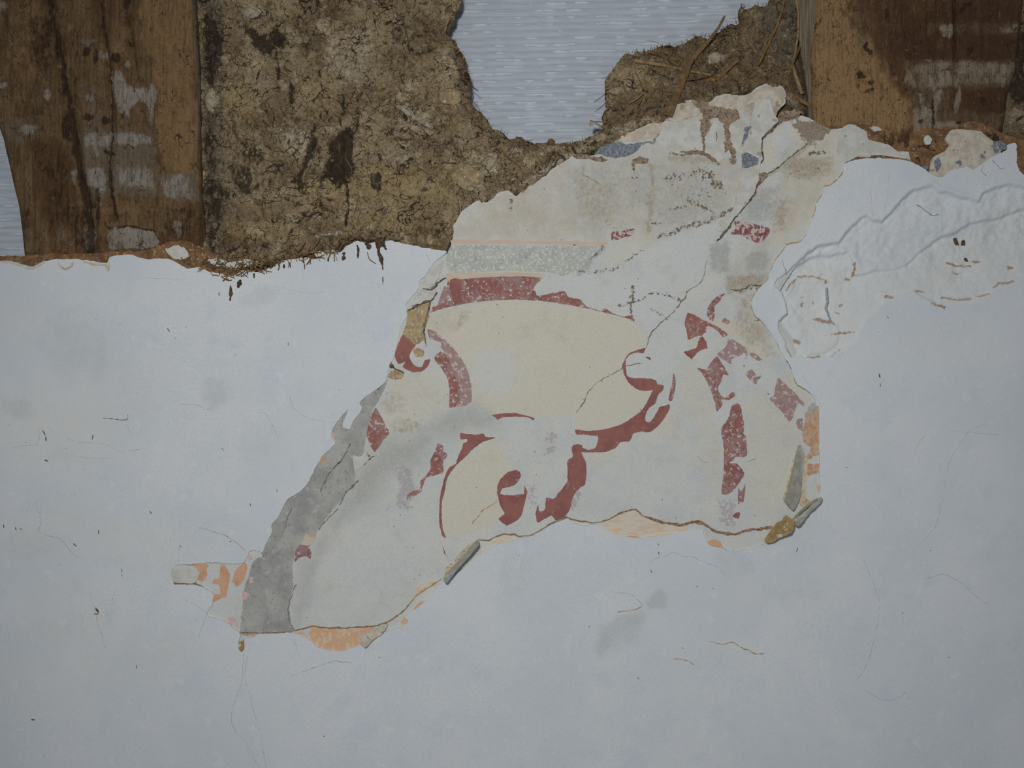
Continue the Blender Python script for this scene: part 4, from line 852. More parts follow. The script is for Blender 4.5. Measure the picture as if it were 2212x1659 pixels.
# cracks and broken edges of the painted plaster
def crack(pts, w, mat=M_crack, seed=1, name='crack', wob=3.0, parent=None, y0=None, hf=pl_h, lift=.9):
    w = [q * .72 for q in w] if hasattr(w, '__len__') else w * .72
    return ribbon(name, pts, w, mat, YP if y0 is None else y0, parent or plaster, 3, 1.1, hf, seed, lift, wob, 2.2)
crack([(1744, 310), (1702, 344), (1675, 365), (1657, 377), (1645, 384)], [2, 3, 2.5, 3], seed=121)
crack([(1645, 384), (1637, 398), (1630, 416), (1618, 435), (1606, 449), (1592, 466), (1585, 474), (1575, 490), (1560, 510), (1548, 521)], [5, 3, 4, 2.5, 4, 5, 3], seed=122, lift=4.4)
crack([(1528, 560), (1522, 590), (1515, 607), (1500, 620), (1484, 632), (1480, 645), (1472, 653), (1455, 672), (1439, 689), (1425, 699), (1412, 713), (1403, 725), (1396, 752)], [1, 1.5, 2, 3, 2.5, 2, 2.5, 1.5], M_crackmid, 123)
crack([(1387, 784), (1370, 787), (1352, 790), (1336, 801), (1314, 812), (1300, 818), (1284, 831), (1268, 850), (1262, 866), (1254, 880), (1246, 893)], [1.5, 2, 2, 2.5, 1.5, 2.5, 1.5], M_crackmid, 124)
crack([(1681, 265), (1665, 283), (1648, 298), (1645, 325), (1648, 340), (1642, 353)], [6, 5, 4, 3, 3], M_crack, 125, lift=4.4)  # shade along the torn strip's edge, put in as a dark ribbon
crack([(1656, 613), (1640, 618), (1623, 616), (1610, 624), (1596, 628), (1578, 625)], [2, 3, 3.5, 3], M_crack, 126)
crack([(1630, 694), (1645, 692), (1652, 704)], [1.5, 3, 2], M_crack, 127)
crack([(964, 600), (955, 606), (947, 612), (938, 622), (930, 626), (914, 624)], [3, 5, 4, 3], M_crack, 128, lift=6.0)
crack([(945, 631), (938, 642), (930, 650), (912, 657), (895, 664), (880, 672)], [2, 3.5, 5, 4, 5, 3], M_crack, 129, lift=6.0)
crack([(930, 650), (927, 668), (921, 684), (919, 700), (917, 716), (918, 735), (920, 749)], [4, 3, 5, 3, 2], M_crack, 130, lift=4.5)
crack([(845, 776), (842, 786), (850, 793), (862, 800), (872, 806)], [7, 9, 4, 2], M_crack, 131, lift=3.2)
crack([(836, 812), (828, 826), (816, 842)], [4, 6, 3], M_crackmid, 132, lift=2)
crack([(757, 959), (748, 975), (738, 993), (725, 1008), (716, 1019), (706, 1030), (699, 1046), (694, 1058), (692, 1065)], [2.5, 2, 3, 1.5, 2.5, 1.5], M_crack, 133, lift=2.4)
crack([(774, 1036), (764, 1048), (752, 1058), (745, 1067), (740, 1080), (732, 1090)], [3, 5, 3.5, 2], M_crackmid, 134, lift=2.4)
crack([(630, 1099), (622, 1118), (617, 1137), (610, 1150), (607, 1160)], [2.5, 2, 3, 1.5], M_crackmid, 135, lift=2.4)
crack([(641, 1262), (634, 1275), (630, 1289), (625, 1305), (623, 1318), (628, 1343), (636, 1362)], [2, 1.6, 2.4, 1.5, 2.4], M_crackmid, 136, lift=2)
crack([(730, 1100), (712, 1118), (700, 1130), (688, 1146)], [3, 2, 3], M_crackmid, 137, lift=1.6)
crack([(787, 1004), (797, 994), (810, 985)], [2, 3, 2.5], M_crack, 138, lift=2.6)
crack([(1077, 1083), (1060, 1092), (1044, 1102), (1035, 1112), (1020, 1130)], [1, 2, 2.5, 1.5], M_edgepale, 139)
crack([(1505, 985), (1520, 998), (1535, 1000)], [1, 2, 1], M_edgepale, 140); crack([(1615, 997), (1635, 990)], [1, 2, 1], M_edgepale, 141)
crack([(1619, 272), (1610, 292), (1605, 312)], [6, 8, 5], M_slate, 145, lift=4.6)
crack([(1281, 671), (1265, 640)], 1, M_crackfaint, 142)
crack([(1226, 352), (1229, 380), (1231, 400), (1227, 430), (1229, 452)], 1.2, M_crackfaint, 143); crack([(1262, 360), (1258, 376), (1272, 385), (1300, 402)], 1.4, M_crackmid, 144)
be = lambda pts, w, seed, mat=M_edge: ribbon('broken_edge', pts, w, mat, YP, plaster, 4, .6, pl_h, seed, 1.3, 1.6)
be([(1033, 1165), (1055, 1168), (1071, 1159), (1087, 1154), (1112, 1155), (1120, 1159), (1150, 1155), (1174, 1141), (1199, 1127), (1223, 1118), (1245, 1124), (1283, 1129), (1310, 1124), (1342, 1108), (1372, 1100), (1388, 1114)], [2, 3, 2.5, 3.5, 2.5, 3, 4], 151)
be([(1386, 1114), (1430, 1128), (1471, 1134), (1497, 1127), (1520, 1132), (1549, 1149), (1588, 1154), (1611, 1146), (1640, 1143), (1668, 1138)], [3, 5, 5, 6, 7, 5, 6, 5, 6, 7], 152)
be([(514, 1366), (550, 1367), (584, 1367), (630, 1364), (655, 1358), (676, 1352), (700, 1356), (733, 1356), (774, 1355), (815, 1351), (836, 1344), (855, 1332), (872, 1320), (884, 1306)], [2, 3, 2, 3, 3, 2.5, 3, 2], 153)
be([(375, 1257), (385, 1261), (424, 1262), (440, 1270), (459, 1278)], [5, 6, 4, 2], 154)
be([(884, 1306), (905, 1282), (935, 1262), (955, 1250)], [2, 3, 3, 2], 155, M_edgepale)
be([(1822, 371), (1811, 386), (1795, 399), (1777, 404)], 3, 156, M_edgepale); be([(1824, 354), (1849, 343), (1882, 341), (1900, 340), (1930, 343), (1963, 348), (1994, 361)], [3, 6, 8, 6, 4], 157, M_clay)
be([(1760, 455), (1746, 500), (1729, 522), (1701, 528), (1692, 540), (1671, 570), (1657, 607), (1637, 626), (1625, 646), (1623, 657), (1632, 684), (1646, 693), (1657, 706)], [2, 3, 4, 3, 4, 3.5, 3], 158, M_edgepale)
be([(1657, 706), (1678, 738), (1689, 763), (1707, 790), (1713, 809), (1723, 832), (1742, 842), (1754, 852)], [2, 2.5, 2, 3, 2, 3.5], 159, M_crackmid)
be([(1777, 405), (1776, 421), (1763, 440), (1760, 455)], 1.6, 160, M_edgepale)
be([(1310, 1149), (1341, 1159), (1385, 1163), (1445, 1156)], 1.8, 161, M_edgepale); be([(1531, 1177), (1562, 1186), (1588, 1192), (1634, 1183), (1660, 1173)], [2.5, 2], 162, M_edge)

# ---------------------------------------------------------------- things on the white wall: cracks, dirt
wc = lambda pts, w, mat=M_crackfaint, seed=1, wob=2.0: crack(pts, w, mat, seed, 'hairline_crack', wob, wall, 0.0, wall_h, .35)
wc([(527, 1405), (525, 1440), (522, 1475), (512, 1505), (502, 1530), (500, 1560), (512, 1585), (530, 1602), (550, 1640), (560, 1660)], [2, 1.4, 1.6, 1.2], M_crackfaint, 201)
wc([(538, 1400), (533, 1430), (528, 1460), (540, 1500), (545, 1530), (562, 1580), (568, 1620), (576, 1660)], [1.6, 1.2, 1.4], M_crackfaint, 202)
wc([(80, 1097), (86, 1110), (88, 1132), (83, 1146), (100, 1156), (123, 1162), (138, 1172), (149, 1188), (165, 1201), (175, 1202)], [1.5, 1.5, 2.4, 2, 2.4, 1], M_crackfaint, 203)
wc([(26, 966), (50, 963), (82, 960), (84, 940), (83, 922)], 1.6, M_crackfaint, 204); wc([(220, 903), (245, 905), (274, 906), (275, 895)], [1.5, 2.5, 1.5], M_crackmid, 205)
wc([(272, 906), (274, 922), (284, 935)], 1.3, M_crackfaint, 206); wc([(140, 945), (170, 955), (200, 957), (230, 960), (260, 975), (310, 968)], 1.3, M_crackfaint, 207)
wc([(624, 845), (632, 880), (650, 895), (675, 906), (720, 912)], 1.6, M_crackfaint, 208); wc([(390, 872), (430, 876), (452, 886), (465, 862)], 1.6, M_crackfaint, 209)
wc([(550, 890), (575, 895), (590, 920), (600, 945)], 1.2, M_crackfaint, 210); wc([(160, 985), (200, 990), (250, 990)], 1.2, M_crackfaint, 211)
wc([(430, 1140), (486, 1156), (510, 1172), (530, 1190)], 1.3, M_edgepale, 212); wc([(390, 1290), (420, 1305), (447, 1326)], 1, M_crackfaint, 213); wc([(445, 1330), (435, 1360), (430, 1376)], 1.2, M_crackfaint, 214)
wc([(195, 1280), (210, 1340), (228, 1400)], 1.3, M_crackfaint, 215); wc([(628, 1460), (670, 1445), (720, 1428), (760, 1432)], 2, M_crackfaint, 216); wc([(635, 1375), (640, 1400), (648, 1420)], 1.1, M_crackfaint, 217)
wc([(1400, 1215), (1422, 1205), (1438, 1202), (1453, 1192), (1475, 1201), (1500, 1204), (1520, 1214), (1545, 1222), (1565, 1240), (1582, 1252)], [1, 1.6, 1.6, 2, 1.4], M_crackfaint, 218)
wc([(1325, 1281), (1345, 1280), (1365, 1286), (1382, 1300), (1390, 1308)], [1, 1.8, 2], M_crackfaint, 219); wc([(1334, 1322), (1355, 1319), (1375, 1316), (1390, 1308)], 1.6, M_edgepale, 220)
wc([(1525, 1384), (1560, 1392), (1582, 1388), (1600, 1398), (1620, 1407), (1634, 1413), (1650, 1412)], [1, 1.2, 2.2, 2.6, 2.4], M_edgepale, 221); wc([(1456, 1423), (1475, 1425), (1500, 1436)], 1.8, M_edgepale, 222)
wc([(2050, 930), (2110, 935), (2160, 940)], 1, M_crackfaint, 223); wc([(1975, 985), (1985, 955), (2000, 940)], 1.1, M_crackfaint, 224); wc([(1980, 1180), (2020, 1140), (2035, 1080), (2050, 1000), (2090, 935), (2130, 915)], 1.1, M_crackfaint, 225)
wc([(1866, 1210), (1900, 1300), (1890, 1380), (1870, 1440), (1850, 1470)], 1.1, M_crackfaint, 226); wc([(2000, 1250), (2040, 1240), (2080, 1262), (2110, 1290), (2135, 1305)], 1.4, M_crackfaint, 227); wc([(1870, 1490), (1900, 1510), (1930, 1512), (1960, 1495)], 1.6, M_crackfaint, 228)
wc([(1879, 372), (1882, 430), (1886, 470)], 1, M_crackfaint, 229); wc([(1922, 370), (1914, 440), (1910, 474)], 1, M_crackfaint, 230); wc([(1983, 440), (2000, 455), (2020, 466), (2030, 462)], 1.0, M_crackfaint, 231); wc([(1788, 620), (1790, 650), (1788, 665), (1796, 690)], 0.8, M_crackfaint, 232)
wc([(915, 545), (925, 555), (930, 570)], 1.4, M_crackfaint, 233); wc([(1697, 580), (1699, 591), (1690, 562)], 1.2, M_crackmid, 234); wc([(2124, 355), (2120, 370), (2130, 380)], 1.4, M_crackmid, 235); wc([(2143, 345), (2155, 358), (2162, 365), (2172, 364)], 1.4, M_crackmid, 236)
wc([(1732, 810), (1760, 850), (1775, 880)], 1, M_crackfaint, 237); wc([(300, 600), (340, 601), (400, 603)], 1, M_crackfaint, 238); wc([(610, 620), (660, 632), (700, 630)], 1, M_crackfaint, 239)
def fleck(pts, seed, mat=M_fleck, name='dirt_fleck'):
    sheet(name, pts, mat, 0.0, 1.5, wall, lambda X, Y: wall_h(X, Y) + .6, None, 5, None, .8, 1.6, (), seed, 5)
def dash(x, y, dx, dy, w): return [(x - dy * w * .5, y + dx * w * .5), (x + dx * 1.0, y + dy * 1.0), (x + dy * w * .5, y - dx * w * .5), (x - dx * 1.0, y - dy * 1.0)]
rr = random.Random(7)
for i, (x, y, l, w, ang) in enumerate([(95, 935, 9, 5, 60), (99, 948, 7, 5, 85), (200, 944, 8, 4, 100), (99, 995, 6, 7, 20), (213, 1149, 7, 4, 95), (161, 1177, 6, 5, 40), (210, 1318, 8, 9, 60), (209, 1326, 8, 4, 0), (8, 1137, 5, 5, 80), (34, 1142, 5, 4, 80), (45, 1143, 4, 3, 40),
                                  (364, 713, 7, 4, 60), (623, 743, 5, 3, 90), (326, 1107, 5, 4, 60), (295, 1440, 5, 3, 80), (71, 1555, 6, 7, 0), (1273, 1353, 3, 3, 0), (1379, 1465, 4, 3, 50), (1506, 1267, 3, 3, 0), (1540, 1271, 3, 3, 0), (1722, 1188, 7, 3, 110), (1423, 1195, 5, 4, 70), (1407, 1234, 5, 4, 60), (1422, 1176, 4, 3, 60),
                                  (1900, 812, 7, 5, 75), (1902, 832, 5, 3, 90), (2069, 520, 9, 2, 70), (2085, 523, 6, 1.5, 90), (2090, 560, 5, 1.5, 60), (263, 1232, 5, 3, 80), (264, 1243, 4, 2, 60), (390, 1180, 4, 3, 50), (481, 970, 6, 2, 40), (1475, 1400, 4, 2, 20), (498, 1170, 3, 4, 0), (541, 1090, 5, 3, 80), (598, 1060, 5, 2, 85),
                                  (1918, 685, 4, 2, 60), (1660, 850, 3, 2, 0), (1830, 1010, 3, 3, 0), (2010, 1190, 3, 3, 0), (1950, 1325, 3, 3, 0), (2050, 1420, 4, 2, 20), (820, 1420, 3, 3, 0), (700, 1590, 3, 3, 0), (1122, 1199, 2, 2, 0)]):
    a = math.radians(ang)
    fleck(dash(x, y, math.cos(a) * l * .85, math.sin(a) * l * .85, .62 * w / max(l, 1)), 300 + i)
# ---------------------------------------------------------------- clay bedding along the broken top of the plaster
def clay_h(X, Y): return 6 * fbm(X, Y, 30, octv=4, seed=171) + 3 * fbm(X, Y, 9, octv=3, seed=172)
CL = [(-420, 545), (0, 553), (60, 553), (110, 548), (160, 549), (200, 548), (240, 543), (290, 543), (330, 537), (360, 524), (390, 519), (410, 521), (428, 530), (450, 540), (480, 556), (505, 572), (530, 585), (560, 590), (600, 575), (640, 562), (700, 556), (735, 552), (735, 558), (620, 578), (560, 604), (490, 612), (440, 600), (400, 592), (360, 575), (280, 566), (200, 580), (80, 590), (-420, 590)]
sheet('clay_layer', CL, M_clay, 5 * S, 14, wall, lambda X, Y: .6 * clay_h(X, Y) + 2 * sst(-1, 1, (Y - np.interp(X, [0, 300, 400, 500, 965], [556, 546, 548, 572, 545])) / 14), None, 3.2, None, 3.0, 3.0, (), 173, 8)
CR = [(1755, 262), (1790, 272), (1820, 270), (1850, 262), (1880, 270), (1910, 280), (1960, 274), (2030, 277), (2055, 270), (2090, 264), (2110, 262), (2135, 270), (2170, 290), (2230, 300), (2640, 300), (2640, 400), (2230, 398), (2130, 372), (1990, 374), (1800, 345), (1770, 310)]
sheet('clay_layer', CR, M_clay, 7 * S, 16, wall, lambda X, Y: clay_h(X, Y) - 4, None, 3.2, None, 3.0, 3.0, (), 174, 8)
sheet('limewash_remnant', [(2015, 340), (2042, 326), (2051, 313), (2042, 301), (2054, 282), (2075, 279), (2096, 281), (2120, 284), (2132, 296), (2150, 308), (2163, 330), (2150, 345), (2123, 360), (2102, 372), (2090, 366), (2054, 376), (2033, 390), (2009, 380), (2010, 358)], M_creamcoat, 1.5 * S, 8, wall, lambda X, Y: 3 * fbm(X, Y, 30, octv=3, seed=175), None, 4, None, 1.6, 2.5, (), 175, 8)
sheet('limewash_remnant', [(1998, 294), (2006, 292), (2013, 300), (2010, 311), (2000, 312), (1996, 303)], M_limecoat, 3.0 * S, 5, wall, None, None, 5, None, 1.0, 2, (), 176, 6)
sheet('limewash_remnant', [(1878, 274), (1895, 273), (1905, 280), (1890, 283)], M_limecoat, 3.0 * S, 5, wall, None, None, 5, None, 2.0, 2, (), 177, 6)
sheet('limewash_remnant', [(358, 540), (372, 531), (388, 530), (402, 540), (408, 552), (395, 561), (378, 560), (366, 552)], M_limecoat, .5 * S, 5, wall, lambda X, Y: 4 * fbm(X, Y, 8, octv=3, seed=178) - 1, None, 3, None, 3.5, 2, (), 178, 6)
sheet('limewash_remnant', [(450, 562), (470, 556), (500, 566), (540, 560), (560, 566), (530, 576), (490, 580), (460, 574)], M_limecoat, .5 * S, 5, wall, lambda X, Y: 4 * fbm(X, Y, 8, octv=3, seed=179) - 1, None, 3, None, 4, 2, (), 179, 6)
sheet('limewash_remnant', [(680, 546), (715, 541), (740, 548), (725, 556), (690, 558)], M_limecoat, .5 * S, 5, wall, lambda X, Y: 4 * fbm(X, Y, 8, octv=3, seed=180) - 1, None, 3, None, 4, 2, (), 180, 6)
sheet('blue_grey_scrape', [(2113, 332), (2125, 315), (2145, 306), (2165, 304), (2176, 318), (2160, 330), (2140, 335), (2120, 341)], M_slate, .3 * S, 4, wall, lambda X, Y: 3 * fbm(X, Y, 7, octv=2, seed=181) - 1, None, 3, None, 4, 2, (), 181, 6)
sheet('blue_grey_scrape', [(2062, 352), (2072, 346), (2079, 354), (2070, 360)], M_slate, .6 * S, 3, wall, None, None, 5, None, 2, 2, (), 182, 6)
sheet('blue_grey_scrape', [(2018, 350), (2028, 340), (2034, 356), (2024, 372), (2020, 362)], M_slate, .6 * S, 3, wall, None, None, 5, None, 3, 2, (), 183, 5)
sheet('blue_grey_scrape', [(1992, 360), (2002, 357), (2006, 364), (1998, 368)], M_slate, .6 * S, 3, wall, None, None, 5, None, 2, 2, (), 184, 5)
ribbon('cream_edge', [(-10, 566), (20, 566), (48, 574), (70, 580), (92, 568), (98, 564)], [3, 5, 7, 4], M_limecoat, 0.0, wall, 4, .6, wall_h, 185, 1.5)
ribbon('cream_edge', [(125, 566), (130, 576), (142, 582), (154, 576), (158, 566)], [3, 4, 5, 4, 3], M_creamcoat, 0.0, wall, 3, .6, wall_h, 186, 1.5)
ribbon('cream_edge', [(180, 566), (205, 571), (228, 573), (234, 584), (236, 566)], [3, 5, 4, 3], M_creamcoat, 0.0, wall, 3, .6, wall_h, 187, 1.5)
# dirt that ran down from the daub over the wall
for i, (pts, w) in enumerate([([(742, 545), (742, 556), (739, 562)], [7, 8, 3]), ([(772, 528), (774, 540), (773, 558)], [4, 5, 2]), ([(790, 525), (796, 532), (799, 538)], [6, 9, 4]), ([(812, 520), (822, 524), (832, 520)], [12, 20, 8]), ([(817, 528), (818, 545), (824, 560), (826, 572), (827, 583)], [9, 7, 8, 6, 1]), ([(829, 525), (832, 536), (836, 540)], [8, 8, 2]),
                              ([(826, 598), (827, 615)], [1.5, 2, 1]), ([(498, 616), (499, 632), (497, 650)], [3, 6, 3]), ([(519, 604), (517, 614), (514, 622)], [6, 10, 4]), ([(521, 612), (512, 620)], [3, 5, 2]), ([(549, 590), (549, 602)], [4, 5, 2]), ([(614, 570), (613, 580)], [2, 4, 2]), ([(627, 566), (628, 578)], [2, 4, 2]), ([(793, 545), (798, 560), (812, 570)], [1.5, 1.5, 1]), ([(708, 557), (709, 566)], [3, 3, 1]), ([(655, 556), (658, 583)], [2, 2, 1]), ([(474, 632), (474, 640)], [2, 2, 1])]):
    ribbon('dirt_streak', pts, w, M_tar, 0.0, wall, 3, .8, wall_h, 260 + i, 1.0, 1.5, 1.6)

# ---------------------------------------------------------------- straw daub between the timbers
DB = [(421, -420), (982, -420), (1000, -200), (992, -60), (995, 0), (990, 12), (983, 20), (980, 36), (968, 57), (965, 69), (980, 81), (989, 102), (1004, 121), (1004, 139), (1013, 160), (1015, 187), (1016, 223), (1037, 238), (1055, 259),
      (1061, 274), (1083, 280), (1101, 295), (1125, 292), (1143, 301), (1167, 306), (1191, 304), (1206, 310), (1236, 307), (1263, 298), (1285, 289), (1297, 280), (1306, 262), (1303, 244), (1312, 229), (1310, 199), (1312, 163), (1327, 145), (1345, 118),
      (1363, 111), (1383, 105), (1407, 105), (1425, 96), (1446, 94), (1461, 96), (1482, 87), (1506, 73), (1536, 75), (1551, 66), (1575, 48), (1603, 42), (1603, 9), (1618, 18), (1630, 9), (1654, 9), (1666, 3), (1680, -60), (1690, -420),
      (1750, -420), (1748, 250), (1748, 330), (1700, 330), (1400, 360), (1250, 400), (1100, 470), (1020, 560), (960, 600), (700, 620), (436, 625), (428, 420), (420, 100)]
YD = 20 * S
def daub_h(X, Y):
    d = segdist(X, Y, DB[:60], False)
    h = 16 * fbm(X, Y, 120, octv=3, seed=61) + 22 * fbm(X, Y, 42, octv=4, seed=62, gain=.6) + 10 * fbm(X, Y, 12, octv=3, seed=63, gain=.6)
    cl = fbm(X, Y, 26, octv=3, seed=64)
    h += -9 * sst(.10, .0, np.abs(cl)) * sst(-.1, .1, fbm(X, Y, 90, octv=2, seed=65))          # clod boundaries
    h += -16 * (1 - sst(0, 30, d))                                                             # rounded broken rim
    low = np.interp(X, [400, 500, 600, 740, 850, 965, 1000, 1063, 1136, 1193, 1242, 1306, 1372, 1432, 1461, 1539, 1636, 1700, 1760], [535, 575, 560, 535, 525, 540, 455, 430, 410, 362, 332, 315, 280, 262, 226, 215, 188, 215, 262])
    h += 12 * sst(-70, -4, Y - low) - 36 * sst(2, 16, Y - low)                                                            # comes forward to the plaster
    h += -14 * sst(470, 440, X) * sst(560, 500, Y)                                             # falls back beside the post
    h += -12 * sst(1700, 1740, X)
    return h
D_MASKS = dict(
    brown=mask([('p', [(1440, 60), (1620, 10), (1720, 0), (1760, 20), (1755, 250), (1690, 190), (1560, 205), (1470, 225), (1420, 260), (1300, 290), (1320, 220), (1400, 150)], 20, .75), ('p', [(1540, 175), (1720, 150), (1720, 210), (1640, 180), (1540, 200)], 10, .9), ('p', [(1430, 190), (1480, 180), (1540, 205), (1460, 225)], 8, .95),
                ('p', [(440, 420), (520, 440), (560, 540), (440, 560)], 20, .7), ('p', [(985, 90), (1014, 150), (1014, 190), (995, 180), (980, 130)], 8, .8)], 8, 24),
    grey=mask([('p', [(432, -60), (480, -60), (484, 560), (440, 540)], 10, .95), ('p', [(1640, -10), (1760, -10), (1760, 160), (1690, 140), (1640, 60)], 14, .8), ('b', 1000, 180, 26, 30, 0, .7), ('b', 620, 300, 60, 40, 0, .5), ('b', 520, 200, 60, 60, 0, .3)], 8, 24),
    pale=mask([('b', 545, 25, 26, 18, 0, .95), ('b', 460, 215, 16, 28, 0, .8), ('b', 640, 310, 44, 40, 30, .7), ('b', 760, 120, 60, 70, 0, .6), ('b', 720, 100, 20, 24, 0, .7), ('b', 1040, 350, 50, 30, -10, .8), ('b', 1020, 390, 40, 24, -20, .8), ('b', 900, 250, 50, 20, 30, .7), ('b', 860, 330, 40, 30, 0, .5), ('b', 730, 150, 50, 30, 40, .5), ('b', 1330, 195, 22, 10, 0, .6), ('b', 1548, 126, 26, 14, 0, .6), ('b', 1180, 320, 60, 12, 0, .5),
               ('s', [(1242, 328), (1300, 296), (1340, 280), (1400, 262)], 8, 8, .7), ('s', [(1240, 334), (1150, 388), (1063, 428)], 7, 7, .75)], 10, 26),
    gold=mask([('b', 840, 400, 120, 60, 0, .75), ('b', 700, 420, 90, 50, 0, .6), ('b', 520, 220, 40, 60, 0, .7), ('b', 930, 420, 60, 40, 0, .7), ('b', 560, 500, 120, 30, 0, .6), ('b', 690, 200, 60, 60, 0, .5), ('b', 1380, 170, 60, 40, 0, .5), ('b', 850, 480, 100, 30, 0, .7), ('b', 990, 370, 70, 30, -25, .7)], 10, 30),
    orange=mask([('s', [(400, 560), (440, 570), (500, 580), (560, 570)], 16, 14, .9), ('b', 700, 545, 60, 8, 0, .6)], 6, 16),
    stain=mask([('s', [(446, -10), (452, 120), (448, 260), (456, 420), (462, 540)], 10, 14, .6), ('s', [(690, 150), (700, 210), (695, 260)], 3, 4, .7), ('s', [(865, 150), (868, 210), (872, 260)], 3, 4, .62), ('s', [(960, 300), (975, 330), (1000, 345)], 3, 3, .6), ('s', [(600, 420), (640, 440), (690, 440), (730, 470)], 4, 5, .6), ('s', [(880, 100), (905, 120), (930, 112)], 4, 4, .62), ('p', [(520, 300), (560, 310), (575, 350), (540, 360), (515, 340)], 10, .55), ('s', [(1460, 230), (1420, 235), (1350, 250)], 4, 5, .6), ('s', [(1330, 170), (1360, 190), (1400, 200)], 3, 3, .6), ('p', [(525, 45), (560, 70), (600, 65), (622, 80), (618, 105), (590, 110), (585, 125), (560, 115), (545, 90), (525, 65)], 8, 0.775), ('p', [(435, 20), (465, 40), (482, 80), (478, 140), (470, 170), (440, 175), (434, 120)], 10, 0.684), ('s', [(598, 115), (605, 150), (602, 170)], 4, 4, 0.684), ('p', [(624, 180), (629, 162), (634, 200), (636, 250), (628, 230)], 4, 0.821),
                ('p', [(672, 280), (683, 262), (684, 300), (690, 340), (680, 320), (665, 360), (655, 380), (648, 415), (640, 400), (628, 395), (645, 370), (660, 330)], 5, 0.775), ('p', [(705, 305), (725, 290), (745, 270), (768, 282), (764, 310), (760, 345), (768, 360), (755, 400), (720, 400), (705, 385), (690, 395), (700, 360), (712, 345)], 8, 0.821), ('s', [(740, 200), (742, 240), (735, 270)], 4, 4, 0.638),
                ('s', [(748, 390), (750, 430), (748, 490)], 3.5, 3, 0.775), ('s', [(772, 210), (775, 250), (770, 290)], 4, 4, 0.684), ('p', [(822, 285), (835, 285), (850, 265), (852, 290), (835, 300)], 5, 0.730), ('s', [(815, 330), (822, 345)], 5, 5, 0.638), ('p', [(800, 375), (822, 370), (824, 410), (815, 420), (802, 400)], 5, 0.684), ('b', 780, 205, 7, 10, 0, 0.730), ('b', 742, 195, 5, 8, 0, 0.730), ('b', 826, 195, 5, 8, 0, 0.638),
                ('p', [(500, 345), (540, 360), (550, 400), (590, 380), (600, 400), (560, 410), (535, 425), (505, 410), (495, 380)], 12, 0.620), ('p', [(435, 380), (480, 400), (520, 420), (490, 440), (480, 480), (440, 470)], 12, 0.657), ('b', 658, 465, 8, 8, 0, 0.730), ('b', 915, 5, 14, 6, 0, 0.730), ('b', 855, 75, 14, 30, 10, 0.547), ('b', 1008, 165, 10, 18, 0, 0.730), ('p', [(735, 520), (760, 515), (840, 515), (836, 530), (800, 525), (770, 528)], 5, 0.638), ('b', 470, 560, 30, 12, 0, 0.456), ('b', 450, 320, 14, 50, 0, 0.593), ('s', [(498, 450), (520, 480)], 3, 3, 0.638),
                ('p', [(1270, 300), (1310, 250), (1330, 240), (1315, 265), (1300, 290)], 5, 0.456), ('b', 1313, 165, 5, 6, 0, 0.638), ('b', 1310, 200, 4, 12, 0, 0.547)], 6, 16),
    limefleck=mask([('b', 1545, 125, 20, 10, -20, .8), ('b', 715, 385, 4, 3, 0, 1), ('b', 595, 270, 3, 3, 0, 1), ('b', 540, 30, 12, 8, 0, .6), ('b', 800, 490, 10, 8, 0, .55), ('b', 720, 505, 30, 6, 0, .5), ('b', 930, 515, 8, 10, 0, .7), ('b', 1072, 370, 8, 5, 30, .7), ('b', 1110, 390, 10, 4, 0, .6), ('b', 690, 510, 14, 4, 0, .55)], 4, 8),
)
daub = sheet('daub_infill', DB, M_daub, YD, 45, None, daub_h, D_MASKS, 4.2, (2.9, (430, -20, 1760, 600)), 4.0, 3.2, (), 191, 12)
tag(daub, 'rough brown clay and straw daub infill with a broken gap, between the two timber posts', 'daub')
DB2 = [(2230, -420), (2640, -420), (2640, 420), (2158, 420), (2164, 285), (2176, 200), (2192, 150), (2206, 30)]
daub2 = sheet('daub_infill', DB2, M_daub, 26 * S, 40, None, lambda X, Y: 14 * fbm(X, Y, 60, octv=5, seed=66, gain=.6), dict(brown=lambda X, Y: X * 0 + .8, grey=lambda X, Y: X * 0 + .3, stain=mask([('b', 2190, 190, 20, 40, 0, .7), ('p', [(2180, 90), (2212, 60), (2240, 120), (2240, 220), (2185, 230)], 10, .7)], 8, 20), pale=mask([('b', 2195, 250, 30, 20, 0, .5)])), 5, (3, (2150, -10, 2225, 360)), 2, 4, (), 192, 12)
tag(daub2, 'dark strip of clay daub at the right edge beyond the right timber post', 'daub')

def dY(x, y):
    a = np.array([float(x)]); b = np.array([float(y)])
    return YD - float(daub_h(a, b)[0]) * S
